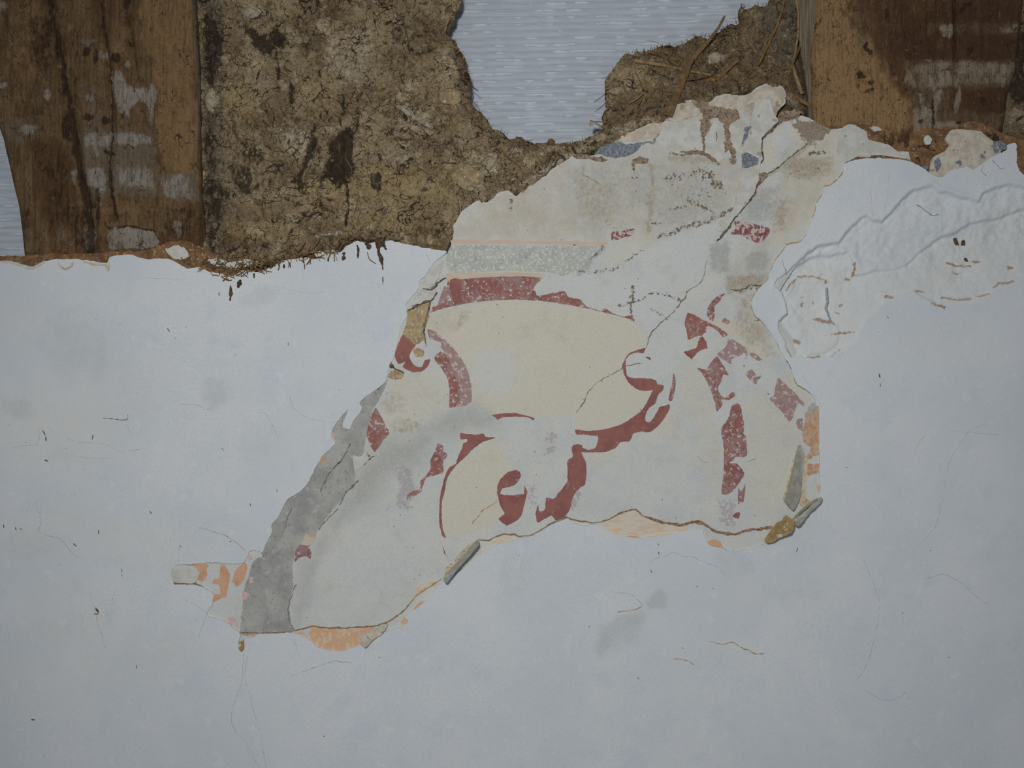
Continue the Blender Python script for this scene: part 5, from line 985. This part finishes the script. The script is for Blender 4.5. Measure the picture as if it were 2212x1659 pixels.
# chopped straw and hair mixed through the daub: beyond counting
def fibres(name, mat, count, seed, lmin, lmax, wmin, wmax, region, lift):
    r = random.Random(seed); V = []; F = []
    n = 0
    while n < count:
        x = r.uniform(435, 1755); y = r.uniform(-20, 600)
        a = np.array([x]); b = np.array([y])
        if not inside(a, b, DB)[0]: continue
        lowy = np.interp(x, [400, 500, 600, 740, 850, 965, 1000, 1063, 1136, 1193, 1242, 1306, 1372, 1432, 1461, 1539, 1636, 1700, 1760], [550, 590, 575, 545, 530, 540, 455, 430, 410, 362, 332, 315, 280, 262, 226, 215, 188, 215, 262])
        if y > lowy: continue
        w_ = region(x, y)
        if r.random() > w_: continue
        n += 1
        L = r.uniform(lmin, lmax); an = r.uniform(0, math.pi) if x < 1400 else r.gauss(2.2, .8)
        cv = r.gauss(0, .5); k = 5
        px = []; cx, cy = x, y
        for i in range(k):
            px.append((cx, cy)); cx += math.cos(an) * L / k; cy += math.sin(an) * L / k; an += cv / k
        xs = np.array([p[0] for p in px]); ys = np.array([p[1] for p in px])
        hh = daub_h(xs, ys); hh = np.maximum(hh, hh.mean() - 1) + lift
        w = r.uniform(wmin, wmax); b0 = len(V)
        for i in range(k):
            d = (px[min(i + 1, k - 1)][0] - px[max(i - 1, 0)][0], px[min(i + 1, k - 1)][1] - px[max(i - 1, 0)][1])
            m = math.hypot(*d) + 1e-6; nx, ny = -d[1] / m * w * .5, d[0] / m * w * .5
            yy = YD - hh[i] * S
            V.append(Pn(px[i][0] + nx, px[i][1] + ny, yy)); V.append(Pn(px[i][0], px[i][1], yy - w * .4 * S)); V.append(Pn(px[i][0] - nx, px[i][1] - ny, yy)); V.append(Pn(px[i][0], px[i][1], yy + w * .4 * S))
        for i in range(k - 1):
            for j in range(4):
                F.append((b0 + i * 4 + j, b0 + i * 4 + (j + 1) % 4, b0 + i * 4 + 4 + (j + 1) % 4, b0 + i * 4 + 4 + j))
    o = add_mesh(name, V, [], mat, daub, None, False, F)
    o['kind'] = 'stuff'
    return o
edge_w = lambda x, y: .35 + (.65 if x > 1400 or y > 480 or x > 930 else 0)
fibres('chopped_straw', M_straw, 260, 11, 10, 44, .9, 2.6, edge_w, .4)
fibres('brown_chaff', M_strawdark, 420, 12, 8, 32, .8, 2.2, edge_w, .4)
fibres('animal_hair', M_hair, 420, 13, 10, 40, .5, 1.0, lambda x, y: .6, 1.2)
# ragged fringe of fibres on the broken rim of the gap
def fringe():
    r = random.Random(21); V = []; F = []
    rim = np.array(DB[2:57], float)
    for i in range(len(rim) - 1):
        a, b = rim[i], rim[i + 1]; L = np.hypot(*(b - a)); t = (b - a) / (L + 1e-6); nn = np.array([t[1], -t[0]])
        for _ in range(max(1, int(L / 3.2))):
            p = a + (b - a) * r.random(); x, y = p
            dense = .8 if (x < 1040 and y < 230) or x > 1350 else .3
            if r.random() > dense: continue
            ln = r.uniform(1, 7) * (1.8 if r.random() < .10 else 1); d = nn * r.gauss(1, .2) + t * r.gauss(0, 1.3); d /= np.hypot(*d); w = r.uniform(.8, 2.2)
            q0 = p - nn * 6; q1 = p + d * ln
            y0 = YD + 12 * S * r.uniform(-.4, 1.2); y1 = y0 + r.uniform(-4, 6) * S
            s = np.array([-d[1], d[0]]) * w * .5; b0 = len(V)
            for q, yy, ww in ((q0, y0, 1), (q1, y1, .25)):
                V.extend([Pn(q[0] + s[0] * ww, q[1] + s[1] * ww, yy), Pn(q[0], q[1], yy - w * .4 * ww * S), Pn(q[0] - s[0] * ww, q[1] - s[1] * ww, yy), Pn(q[0], q[1], yy + w * .4 * ww * S)])
            for j in range(4): F.append((b0 + j, b0 + (j + 1) % 4, b0 + 4 + (j + 1) % 4, b0 + 4 + j))
    o = add_mesh('fibre_fringe', V, [], M_strawdark, daub, None, False, F); o['kind'] = 'stuff'
fringe()
# loose straw and dirt clinging along the broken top of the white plaster
def lip_fibres(name, mat, count, seed, w0, w1):
    r = random.Random(seed); V = []; F = []
    top = [q for q in WALL_TOP_L if 395 <= q[0] <= 880]
    tx = [q[0] for q in top]; ty = [q[1] for q in top]
    for _ in range(count):
        x = r.triangular(400, 875, 520); y = float(np.interp(x, tx, ty)) + r.gauss(-11, 7)
        L = r.uniform(8, 34); an = r.gauss(0, .9) + (math.pi if r.random() < .5 else 0); cv = r.gauss(0, 1.5); w = r.uniform(w0, w1); k = 5; b0 = len(V)
        yy = -r.uniform(1, 4) * S; px = []
        cx, cy = x, y
        for i in range(k):
            px.append((cx, cy)); cx += math.cos(an) * L / k; cy += math.sin(an) * L / k; an += cv / k
        for i in range(k):
            d = (px[min(i + 1, k - 1)][0] - px[max(i - 1, 0)][0], px[min(i + 1, k - 1)][1] - px[max(i - 1, 0)][1]); m = math.hypot(*d) + 1e-6
            nx, ny = -d[1] / m * w * .5, d[0] / m * w * .5
            V.extend([Pn(px[i][0] + nx, px[i][1] + ny, yy), Pn(px[i][0], px[i][1], yy - w * .4 * S), Pn(px[i][0] - nx, px[i][1] - ny, yy), Pn(px[i][0], px[i][1], yy + w * .4 * S)])
        for i in range(k - 1):
            for j in range(4): F.append((b0 + i * 4 + j, b0 + i * 4 + (j + 1) % 4, b0 + i * 4 + 4 + (j + 1) % 4, b0 + i * 4 + 4 + j))
    o = add_mesh(name, V, [], mat, daub, None, False, F); o['kind'] = 'stuff'
lip_fibres('chopped_straw', M_straw, 70, 31, 1.2, 3.0)
lip_fibres('brown_chaff', M_strawdark, 170, 32, .8, 2.6)

# ---------------------------------------------------------------- timber posts
PLo = [(-420, -420), (424, -420), (420, 0), (428, 150), (431, 300), (433, 420), (437, 470), (440, 520), (442, 640), (58, 640), (48, 549), (44, 500), (36, 445), (28, 405), (18, 366), (8, 325), (0, 294), (-30, 200), (-60, 60), (-100, -100), (-130, -420)]
PLo = [(-130, -420)] + PLo[1:-1]
YL = 12 * S
GRV = [[(103, -20), (110, 40), (122, 85), (133, 150), (140, 190), (152, 240), (160, 300), (168, 350), (178, 400), (190, 450), (196, 540)], [(215, -10), (220, 40), (228, 90), (236, 140), (240, 200), (242, 260), (240, 320), (234, 370), (238, 420), (250, 470)], [(272, 30), (286, 80), (296, 150)]]
def postl_h(X, Y):
    Xs = X + .02 * Y
    h = 7 * fbm(Xs, Y, 40, 420, 4, 71) + 5 * fbm(Xs, Y, 9, 160, 4, 72) + 2.0 * fbm(X, Y, 12, octv=3, seed=73)
    for g, w, dp in ((GRV[0], 13, 10), (GRV[1], 7, 7), (GRV[2], 4, 3)):
        wx = X + 6 * fbm(X, Y, 30, octv=3, seed=74)
        h -= dp * np.exp(-(segdist(wx, Y, g, False) / w) ** 2) * (.6 + .8 * (fbm(X, Y, 60, octv=2, seed=75) + .5))
    right = np.interp(Y, [-420, 0, 150, 300, 420, 640], [424, 420, 428, 431, 433, 442])
    left = np.interp(Y, [-420, -100, 60, 200, 294, 366, 445, 549, 640], [-130, -100, -60, -30, 0, 18, 36, 48, 58])
    e = np.minimum(right - X, X - left)
    h -= 10 * (1 - np.sqrt(np.clip(1 - (1 - np.clip(e / 16, 0, 1)) ** 2, 0, 1)))
    h -= 5 * sst(180, 130, X) * sst(120, 260, Y)
    return h
PL_M = dict(
    redbrown=mask([('p', [(60, 300), (130, 290), (160, 380), (160, 500), (110, 520), (70, 440)], 20, .85), ('b', 70, 60, 50, 40, 0, .8), ('p', [(180, -20), (300, -20), (290, 60), (230, 70), (190, 60)], 20, .6), ('b', 60, 150, 20, 40, 0, .7), ('p', [(140, 520), (350, 500), (440, 440), (440, 545), (150, 545)], 20, .7), ('p', [(120, 0), (140, 100), (150, 200), (130, 180), (108, 60)], 10, .5)], 10, 30),
    tan=mask([('p', [(300, -30), (412, -30), (420, 150), (424, 300), (428, 410), (415, 380), (385, 372), (348, 350), (340, 290), (345, 200), (330, 130), (310, 90)], 14, .95), ('p', [(135, 100), (150, 130), (165, 280), (168, 340), (150, 300), (140, 200)], 6, .8), ('p', [(40, 20), (90, -20), (100, 60), (80, 90), (90, 160), (60, 200), (20, 140)], 20, .55), ('b', 20, 260, 20, 60, 0, .6), ('b', 260, 450, 80, 24, 0, .5), ('s', [(225, 120), (240, 145), (260, 165)], 10, 8, .6), ('b', 250, 90, 40, 60, 0, .4)], 8, 26),
    greyed=mask([('p', [(412, -30), (432, -30), (433, 330), (424, 320), (424, 150)], 4, .9), ('p', [(170, 270), (330, 280), (340, 420), (200, 430), (175, 360)], 20, .8), ('b', 40, 280, 50, 40, 0, .6), ('p', [(340, 372), (430, 370), (432, 430), (350, 430)], 12, .7), ('b', 60, 520, 30, 40, 0, .5), ('p', [(150, 160), (235, 190), (240, 300), (170, 300)], 20, .5)], 8, 24),
    lime=mask([('p', [(240, 165), (262, 150), (275, 185), (300, 190), (332, 182), (340, 200), (333, 250), (328, 275), (320, 262), (322, 240), (305, 215), (280, 235), (278, 255), (258, 240), (248, 215)], 6, .85), ('p', [(180, 292), (250, 285), (300, 288), (328, 298), (326, 315), (260, 312), (235, 310), (232, 325), (215, 315), (185, 318)], 6, .7),
               ('p', [(185, 365), (225, 362), (232, 400), (225, 415), (190, 400)], 6, .8), ('p', [(250, 362), (330, 360), (330, 410), (255, 400)], 12, .62), ('p', [(345, 392), (395, 372), (425, 420), (415, 440), (395, 425), (365, 430), (350, 412)], 8, .7), ('p', [(178, 493), (200, 494), (206, 510), (198, 538), (190, 538), (182, 515)], 3, .9), ('p', [(234, 500), (250, 488), (285, 492), (320, 495), (340, 505), (345, 532), (310, 538), (236, 540), (230, 520)], 4, .88),
               ('b', 100, 203, 8, 14, 0, .8), ('b', 62, 278, 22, 12, 0, .75), ('b', 4, 185, 10, 8, 0, .9), ('b', 3, 14, 14, 14, 0, .8), ('b', 276, 140, 8, 10, 0, .7), ('b', 196, 212, 12, 10, 0, .65), ('b', 158, 380, 8, 20, 0, .6), ('p', [(375, 478), (392, 480), (400, 500), (386, 512), (376, 495)], 5, .7), ('b', 130, 500, 16, 24, 0, .4), ('s', [(206, 316), (210, 336)], 4, 3, .8), ('b', 441, 462, 4, 6, 0, .8), ('b', 122, 142, 5, 5, 0, .7), ('b', 225, 118, 20, 12, 0, .5), ('b', 190, 90, 20, 10, 0, .45)], 5, 12),
    dark=mask([('b', 186, 112, 9, 14, 0, .95), ('b', 206, 122, 7, 20, 0, .95), ('b', 248, 125, 14, 14, 0, .9), ('b', 190, 252, 13, 9, 0, .9), ('b', 228, 262, 14, 9, 0, .85), ('b', 235, 330, 17, 6, 15, .95), ('s', GRV[0], 7, 8, .8), ('s', GRV[0][5:], 10, 8, .85), ('p', [(60, 20), (118, 40), (128, 140), (90, 180), (50, 120)], 24, .5), ('p', [(70, 320), (150, 330), (165, 480), (100, 500)], 24, .45), ('p', [(140, 440), (190, 430), (210, 530), (150, 540)], 16, .5), ('s', GRV[1], 2.5, 2.5, .85), ('s', [(235, 350), (240, 390), (244, 430), (250, 470)], 4, 4, .8), ('s', [(272, 30), (286, 80), (296, 150)], 1.5, 1.5, .8), ('b', 273, 5, 10, 22, 0, .9), ('b', 105, 70, 8, 40, -10, .6), ('b', 140, 270, 12, 40, 0, .75), ('b', 210, 440, 10, 60, 0, .6), ('p', [(350, 440), (430, 440), (440, 520), (340, 520)], 20, .45), ('s', [(232, 492), (280, 488), (330, 497), (345, 520)], 2, 2, .9), ('s', [(275, 85), (285, 98)], 3, 2, .7)], 4, 12),
)
post_l = sheet('timber_post', PLo, M_post_l, YL, 95, None, postl_h, PL_M, 5, (2.6, (0, -5, 445, 560)), 1.2, 4.0, (), 201, 14)
tag(post_l, 'wide weathered oak post on the left with tan right edge, deep splits and lime splashes', 'timber post')
PRo = [(1768, -420), (2235, -420), (2225, -100), (2212, 20), (2205, 80), (2196, 150), (2188, 170), (2181, 193), (2176, 235), (2168, 285), (2164, 345), (1762, 345), (1757, 300), (1754, 240), (1753, 181), (1752, 120), (1758, 70), (1762, 36), (1766, 0)]
def postr_h(X, Y):
    h = 5 * fbm(X, Y, 46, 420, 4, 81) + 3.5 * fbm(X, Y, 9, 170, 4, 82) + 3.5 * fbm(X, Y, 26, octv=4, seed=83) + 1.5 * fbm(X, Y, 9, octv=2, seed=85)
    right = np.interp(Y, [-420, -100, 20, 80, 150, 193, 285, 420], [2235, 2225, 2212, 2205, 2196, 2181, 2168, 2160]); left = np.interp(Y, [-420, 0, 70, 120, 240, 420], [1768, 1766, 1758, 1752, 1754, 1765])
    e = np.minimum(right - X, X - left)
    h -= 9 * (1 - np.sqrt(np.clip(1 - (1 - np.clip(e / 14, 0, 1)) ** 2, 0, 1)))
    h -= 5 * np.exp(-(np.abs(X - 2062 - 4 * fbm(X, Y, 60, octv=2, seed=84)) / 3.0) ** 2) * sst(160, 60, Y)
    h -= 4 * np.exp(-(segdist(X, Y, [(2018, 215), (2017, 285)], False) / 3) ** 2)
    h -= 7 * np.exp(-(((X - 1873) / 9) ** 2 + ((Y - 105) / 14) ** 2)) + 5 * np.exp(-(((X - 1862) / 12) ** 2 + ((Y - 165) / 10) ** 2))
    return h
PR_M = dict(
    redbrown=mask([('p', [(1930, 30), (2200, -20), (2195, 180), (2170, 280), (2080, 260), (2000, 230), (1950, 130), (1920, 80)], 26, .75), ('p', [(2080, 190), (2170, 195), (2165, 270), (2080, 260)], 10, .8), ('p', [(2020, 75), (2190, 72), (2190, 128), (2030, 130)], 10, .8)], 8, 26),
    tan=mask([('p', [(1758, -20), (1838, -20), (1846, 60), (1890, 100), (1910, 150), (1935, 190), (1960, 220), (1975, 265), (1960, 285), (1760, 285), (1752, 180), (1752, 110), (1764, 40)], 34, .98), ('p', [(1752, -20), (1830, -20), (1850, 140), (1900, 285), (1752, 285)], 10, .98)], 8, 26),
    greyed=mask([('p', [(1950, 130), (2190, 132), (2185, 190), (2060, 190), (1950, 190)], 10, .7), ('p', [(1970, 190), (2060, 190), (2060, 280), (1975, 280)], 10, .6), ('p', [(2000, 50), (2200, 48), (2196, 76), (2000, 72)], 8, .55), ('p', [(1970, 240), (2165, 240), (2165, 285), (1975, 285)], 10, .6), ('b', 1860, 60, 30, 60, 0, .4)], 7, 20),
    lime=mask([('p', [(2030, 56), (2062, 52), (2063, 70), (2052, 82), (2036, 80), (2028, 66)], 3, .75), ('p', [(2160, 60), (2200, 52), (2205, 70), (2170, 74)], 5, .6), ('p', [(1995, 135), (2030, 130), (2110, 132), (2192, 138), (2188, 186), (2150, 182), (2100, 180), (2060, 186), (1990, 195), (1955, 186), (1958, 150)], 8, .6), ('s', [(2116, 145), (2118, 180)], 4, 4, .85), ('s', [(2072, 145), (2074, 180), (2070, 220)], 3, 3, .9), ('s', [(2015, 175), (2020, 200)], 4, 4, .75), ('s', [(2030, 200), (2022, 215), (2018, 250)], 7, 6, .85), ('s', [(2068, 200), (2066, 240)], 4, 4, .75), ('s', [(1988, 205), (1992, 230)], 5, 5, .75), ('b', 1963, 172, 12, 20, 0, .75),
               ('p', [(1975, 240), (2010, 220), (2020, 262), (2060, 262), (2078, 270), (2050, 284), (1975, 284)], 8, .85), ('s', [(2192, 140), (2188, 180), (2180, 192)], 5, 4, .7), ('s', [(2165, 248), (2172, 240)], 4, 4, .8), ('b', 2062, 136, 10, 5, 0, .7), ('b', 2003, 130, 8, 4, 0, .7), ('b', 2170, 175, 8, 8, 0, .7), ('b', 2100, 150, 60, 20, 0, .5)], 4, 10),
    dark=mask([('b', 1872, 100, 6, 13, 0, .95), ('b', 1880, 112, 6, 8, 0, .8), ('b', 1862, 162, 13, 9, 10, .95), ('b', 1880, 178, 8, 10, 40, .8), ('b', 1854, 185, 4, 10, 0, .7), ('b', 1878, 196, 16, 5, -15, .8), ('b', 2078, 22, 10, 6, -50, .95), ('b', 2090, 10, 12, 5, -30, .9), ('b', 2096, 110, 9, 13, 10, .8), ('b', 2122, 215, 10, 9, 0, .7), ('s', [(2064, -10), (2062, 100), (2060, 140)], 1.5, 1.5, .9), ('s', [(2094, -10), (2094, 60)], 1, 1, .7), ('s', [(2017, 215), (2016, 280)], 2.2, 1.6, .95), ('s', [(1980, 160), (1982, 200)], 1.5, 1.5, .8), ('s', [(2066, 235), (2064, 265)], 1, 1, .8), ('b', 1915, 30, 8, 14, 0, .6), ('b', 2070, 265, 10, 4, 0, .8), ('b', 1990, 262, 8, 5, 0, .7), ('s', [(1762, 60), (1770, 46), (1776, 38)], 3, 3, .7), ('b', 1844, 78, 4, 8, 0, .6)], 4, 10),
)
post_r = sheet('timber_post', PRo, M_post_r, YL, 95, None, postr_h, PR_M, 5, (2.6, (1745, -5, 2212, 300)), 1.2, 4.0, (), 202, 14)
tag(post_r, 'dark brown oak post on the right with orange-tan left side and whitish lime bands', 'timber post')
SIDE = [(1722, -420), (1775, -420), (1775, 40), (1766, 120), (1766, 260), (1748, 262), (1745, 200), (1738, 150), (1730, 100), (1724, 40)]
sheet('side_face', SIDE, M_side, YL + 6 * S, 80, post_r, lambda X, Y: 4 * fbm(X, Y, 7, 120, 3, 91) - 6 * sst(1765, 1725, X), None, 4, None, 2, 4, (), 203)
# ---------------------------------------------------------------- single stalks, splinters and lumps one can point at
def stalk(name, pts, w0, w1, mat, label, cat, group=None, flat=.5, seed=0, lift=2.5):
    q = [(x, y, min(dY(x, y), YD) - (lift + w0 * .2 + (p[2] if len(p) > 2 else 0)) * S) for p in pts for x, y in [p[:2]]]
    o = tube(name, q, w0, w1, mat, None, 8, flat, seed)
    return tag(o, label, cat, group)
stalk('wood_splinter', [(1566, 34, 6), (1551, 62, 5), (1536, 82, 4), (1516, 104, 3), (1492, 132, 3)], 4, 12, M_splinter, 'thin bent upper splinter pointing up over the gap at the top of the right daub', 'splinter', seed=1)
stalk('wood_splinter', [(1492, 124, 4), (1484, 146, 5), (1472, 180, 6), (1455, 222, 3), (1444, 250, 1)], 18, 15, M_splinter, 'broad flat lath splinter slanting down to the cream plaster from the right daub', 'splinter', flat=.3, seed=2)
stalk('straw_stalk', [(1370, 131), (1430, 140, 1), (1480, 151, -3), (1536, 162)], 8, 4, M_straw, 'long pale straw lying flat, crossing behind the broad lath splinter', 'straw', seed=3)
stalk('straw_stalk', [(1398, 110), (1430, 120, 1), (1467, 142)], 7, 5, M_strawdark, 'brown straw above the long pale straw, left of the broad splinter', 'straw', seed=4)
stalk('straw_stalk', [(1697, -12, 4), (1690, 20, 4), (1681, 50, 4), (1663, 90, 3), (1638, 141, 1)], 3.5, 5, M_strawgold, 'long golden straw slanting up to the top edge beside the right post', 'straw', seed=5)
stalk('straw_stalk', [(1592, 132), (1570, 152, 2), (1549, 174)], 6, 7, M_strawgold, 'short golden-brown straw above the top of the cream plaster', 'straw', seed=6)
stalk('straw_stalk', [(1712, 140), (1722, 172, 3), (1733, 203)], 7, 9, M_straw, 'greyish stalk hanging beside the lower left side of the right post', 'straw', seed=7)
stalk('straw_stalk', [(1729, 100, 6), (1716, 128, 5), (1702, 162)], 4, 6, M_strawdark, 'dark straw leaning left beside the right post', 'straw', seed=8)
stalk('straw_stalk', [(1718, -10, 8), (1725, 30, 8), (1724, 75, 7), (1718, 115, 5), (1707, 156)], 4, 5, M_straw, 'long curved upright stalk along the grey side of the right post', 'straw', seed=9)
stalk('straw_stalk', [(1716, 207), (1732, 218, 3), (1751, 229)], 9, 7, M_strawgold, 'stubby golden straw at the foot of the right post side', 'straw', seed=10)
stalk('straw_stalk', [(1482, 172), (1505, 170, 2), (1532, 163)], 5, 4, M_strawdark, 'short dark straw just right of the broad splinter', 'straw', seed=11)
stalk('straw_stalk', [(1357, 224), (1375, 214, 2), (1393, 199)], 4, 3, M_straw, 'small pale straw low on the right daub near the gap', 'straw', seed=12)
stalk('straw_stalk', [(1532, 170, 1), (1545, 173, 2)], 9, 7, M_strawgold, 'yellow straw end seen end-on above the cream plaster', 'straw', seed=13)
stalk('twig', [(866, 232), (885, 248, 2), (905, 258, 2), (925, 270, 2), (936, 274)], 9, 13, M_lump, 'pale lumpy twig embedded in the left daub', 'twig', flat=.7, seed=14)
stalk('straw_stalk', [(575, 215), (560, 228, 1), (545, 245, 1), (548, 275, 1), (546, 320)], 3, 3, M_strawgold, 'golden curved straw in the left daub beside the dark stains', 'straw', seed=15)
stalk('straw_stalk', [(592, 262), (606, 300, 1), (630, 368)], 3, 2.5, M_straw, 'thin straight pale straw slanting down in the middle of the left daub', 'straw', seed=16)
stalk('straw_stalk', [(560, 430), (566, 450, 1), (570, 470)], 5, 4, M_strawdark, 'short brown straw low in the left daub above the white wall', 'straw', seed=17)
stalk('straw_stalk', [(955, 351), (985, 352, 1)], 2.5, 2, M_hair, 'dark short stalk lying level right of the left daub stains', 'straw', seed=18)
stalk('straw_stalk', [(1070, 318), (1095, 338, 1), (1125, 362)], 3, 3, M_strawdark, 'brown straw slanting under the bottom of the gap', 'straw', seed=19)
stalk('straw_stalk', [(970, 40, 3), (964, 52, 3), (962, 66, 3)], 6, 4, M_straw, 'pale straw standing on the left rim of the gap near the top', 'straw', seed=20)
stalk('straw_stalk', [(870, 40), (880, 80, 1), (884, 118)], 3, 2, M_hair, 'dark fine root running down the upper left daub', 'root', seed=22)
for i, (pts, w, lab) in enumerate([([(1013, 182), (1024, 190), (1033, 197)], 2.5, 'stiff dark bristle on the left rim of the gap'), ([(1020, 202), (1024, 210), (1020, 218), (1030, 228), (1036, 236), (1034, 242)], 1.6, 'crinkled dark hair on the left rim of the gap, below the bristle'),
                                   ([(1311, 200), (1296, 212), (1283, 221)], 1.6, 'upper dark hair sticking into the gap from the right rim'), ([(1312, 218), (1300, 230), (1285, 242)], 1.4, 'lower dark hair sticking into the gap from the right rim')]):
    tag(tube('hair_strand', [(x, y, YD + 6 * S - j * 1.0 * S) for j, (x, y) in enumerate(pts)], w, w * .6, M_hair, None, 6, 1, i), lab, 'hair')
tag(tube('straw_curl', [(1300, 280, YD + 4 * S), (1294, 270, YD), (1284, 264, YD - 2 * S), (1276, 266, YD - 2 * S), (1277, 272, YD - 1 * S)], 4, 8, M_lump, None, 8, .6, 4), 'small pale curl at the lower right rim of the gap', 'curl')
def lump(name, x, y, rx, ry, rz, mat, label, cat, seed, base=None, emb=.3):
    r = random.Random(seed)
    import bmesh
    bm = bmesh.new(); bmesh.ops.create_icosphere(bm, subdivisions=3, radius=1)
    yb = dY(x, y) if base is None else base
    c = Vector(Pn(x, y, yb - rz * emb * S))
    for v in bm.verts:
        p = v.co; k = 1 + .5 * float(fbm(np.array([p.x * 10 + seed * 7.0]), np.array([p.z * 10 + p.y * 6]), 7, octv=3, seed=seed)[0])
        v.co = Vector((p.x * rx * k * S, p.y * rz * k * S, p.z * ry * k * S)) + c
    me = bpy.data.meshes.new(name); bm.to_mesh(me); bm.free(); me.materials.append(mat)
    for p in me.polygons: p.use_smooth = True
    o = bpy.data.objects.new(name, me); COL.objects.link(o)
    return tag(o, label, cat)
lump('plaster_lump', 1546, 124, 20, 11, 7, M_lump, 'white-topped plaster lump in the right daub beside the bent splinter', 'lump', 1)
lump('plaster_lump', 458, 216, 15, 27, 8, M_lump, 'grey oval lump in the dark joint beside the left post', 'lump', 2)
lump('plaster_lump', 544, 26, 22, 14, 7, M_lump, 'pale lump near the top of the left daub above the dark stain', 'lump', 3)
lump('clay_clod', 1331, 197, 17, 9, 8, M_clod, 'rounded clay clod on the right rim of the gap', 'clod', 4)
lump('clay_clod', 1298, 297, 16, 11, 8, M_clod, 'pale oval clod at the lower right corner of the gap', 'clod', 5)
lump('clay_clod', 1191, 307, 8, 7, 8, M_clay, 'small reddish clod in the bottom of the gap', 'clod', 6)
lump('clay_clod', 929, 518, 8, 12, 6, M_clod, 'pale crumb where the left daub meets the cream plaster', 'clod', 7)
lump('clay_clod', 972, 210, 24, 18, 8, M_clod, 'large rounded tan clod near the left rim of the gap', 'clod', 8)
lump('clay_clod', 1010, 385, 34, 24, 6, M_clod, 'broad smooth tan clod above the left tip of the cream plaster', 'clod', 9)

# ---------------------------------------------------------------- flakes of plaster lifting off the wall
def flake(pts, mat, y0, tilt, label, seed, thick=2.0, rag_amp=.7, name='plaster_flake'):
    (ax, ay), (bx, by), rise = tilt          # hinge line a-b, the far side stands off the wall by rise pixels
    L = math.hypot(bx - ax, by - ay); nx, ny = -(by - ay) / L, (bx - ax) / L
    far = max(abs((x - ax) * nx + (y - ay) * ny) for x, y in pts)
    o = sheet(name, pts, mat, y0, thick, None, lambda X, Y: rise * np.abs((X - ax) * nx + (Y - ay) * ny) / far + .8 * fbm(X, Y, 12, octv=2, seed=seed), None, 5, None, rag_amp, 2.2, (), seed, 8, back=True)
    # give it an even thickness: the back follows the front
    me = o.data; n = len(me.vertices)
    return tag(o, label, 'flake')
fl = lambda *a, **k: flake(*a, **k)
fl([(1030, 1166), (1036, 1172), (1020, 1192), (1000, 1214), (980, 1238), (966, 1254), (958, 1252), (962, 1240), (980, 1222), (1000, 1200), (1018, 1180)], M_flake, -1 * S, ((1030, 1166), (958, 1250), 34), 'thin grey flake lifting along the lower left edge of the painting', 241)
fl([(1774, 1074), (1768, 1084), (1752, 1098), (1735, 1114), (1716, 1133), (1708, 1128), (1722, 1110), (1740, 1094), (1758, 1080)], M_flake, -1 * S, ((1772, 1073), (1708, 1128), 34), 'narrow grey flake standing off at the lower right corner of the painting', 242)
fl([(1724, 965), (1731, 962), (1737, 978), (1736, 1010), (1732, 1045), (1728, 1070), (1722, 1084), (1709, 1100), (1700, 1092), (1694, 1082), (1702, 1052), (1712, 1010)], M_flake, YP - 2 * S, ((1731, 962), (1736, 1050), 30), 'long grey wedge-shaped flake curling off the right edge of the painting', 243)
fl([(1697, 1112), (1704, 1118), (1711, 1122), (1707, 1138), (1700, 1148), (1680, 1158), (1666, 1168), (1654, 1172), (1653, 1164), (1664, 1148), (1678, 1130), (1690, 1124)], M_flakeclay, -1 * S, ((1697, 1112), (1662, 1148), 34), 'tan clay-backed flake hanging at the lower right of the painting', 244)
fl([(517, 1388), (526, 1384), (528, 1398), (524, 1404), (517, 1400)], M_flakeclay, -1 * S, ((517, 1386), (527, 1386), 12), 'tiny cream flake at the lowest left tip of the painting', 245)
fl([(775, 1375), (800, 1366), (826, 1352), (838, 1348), (828, 1366), (808, 1380), (796, 1392), (790, 1396), (778, 1388), (782, 1382)], M_creamcoat, -1 * S, ((775, 1372), (838, 1346), 14), 'cream flake lifting at the bottom edge beside the orange patch', 246)
fl([(372, 1222), (395, 1219), (420, 1224), (432, 1238), (424, 1256), (415, 1260), (390, 1259), (374, 1256), (370, 1240)], M_limecoat, YP - 3 * S, ((372, 1222), (420, 1222), 4), 'rounded white flake at the far left end of the exposed strip with orange chips', 247, 3)

# repeats of a kind share a group
for o in COL.objects:
    g = {'straw': 'loose straws stuck in the daub', 'splinter': 'lath splinters on the right daub', 'clod': 'clay clods on the daub', 'lump': 'plaster lumps in the daub', 'hair': 'hairs on the rims of the gap', 'flake': 'plaster flakes around the painting', 'timber post': 'timber posts of the wall frame', 'daub': 'daub infills of the wall frame'}.get(o.get('category'))
    if g: o['group'] = g
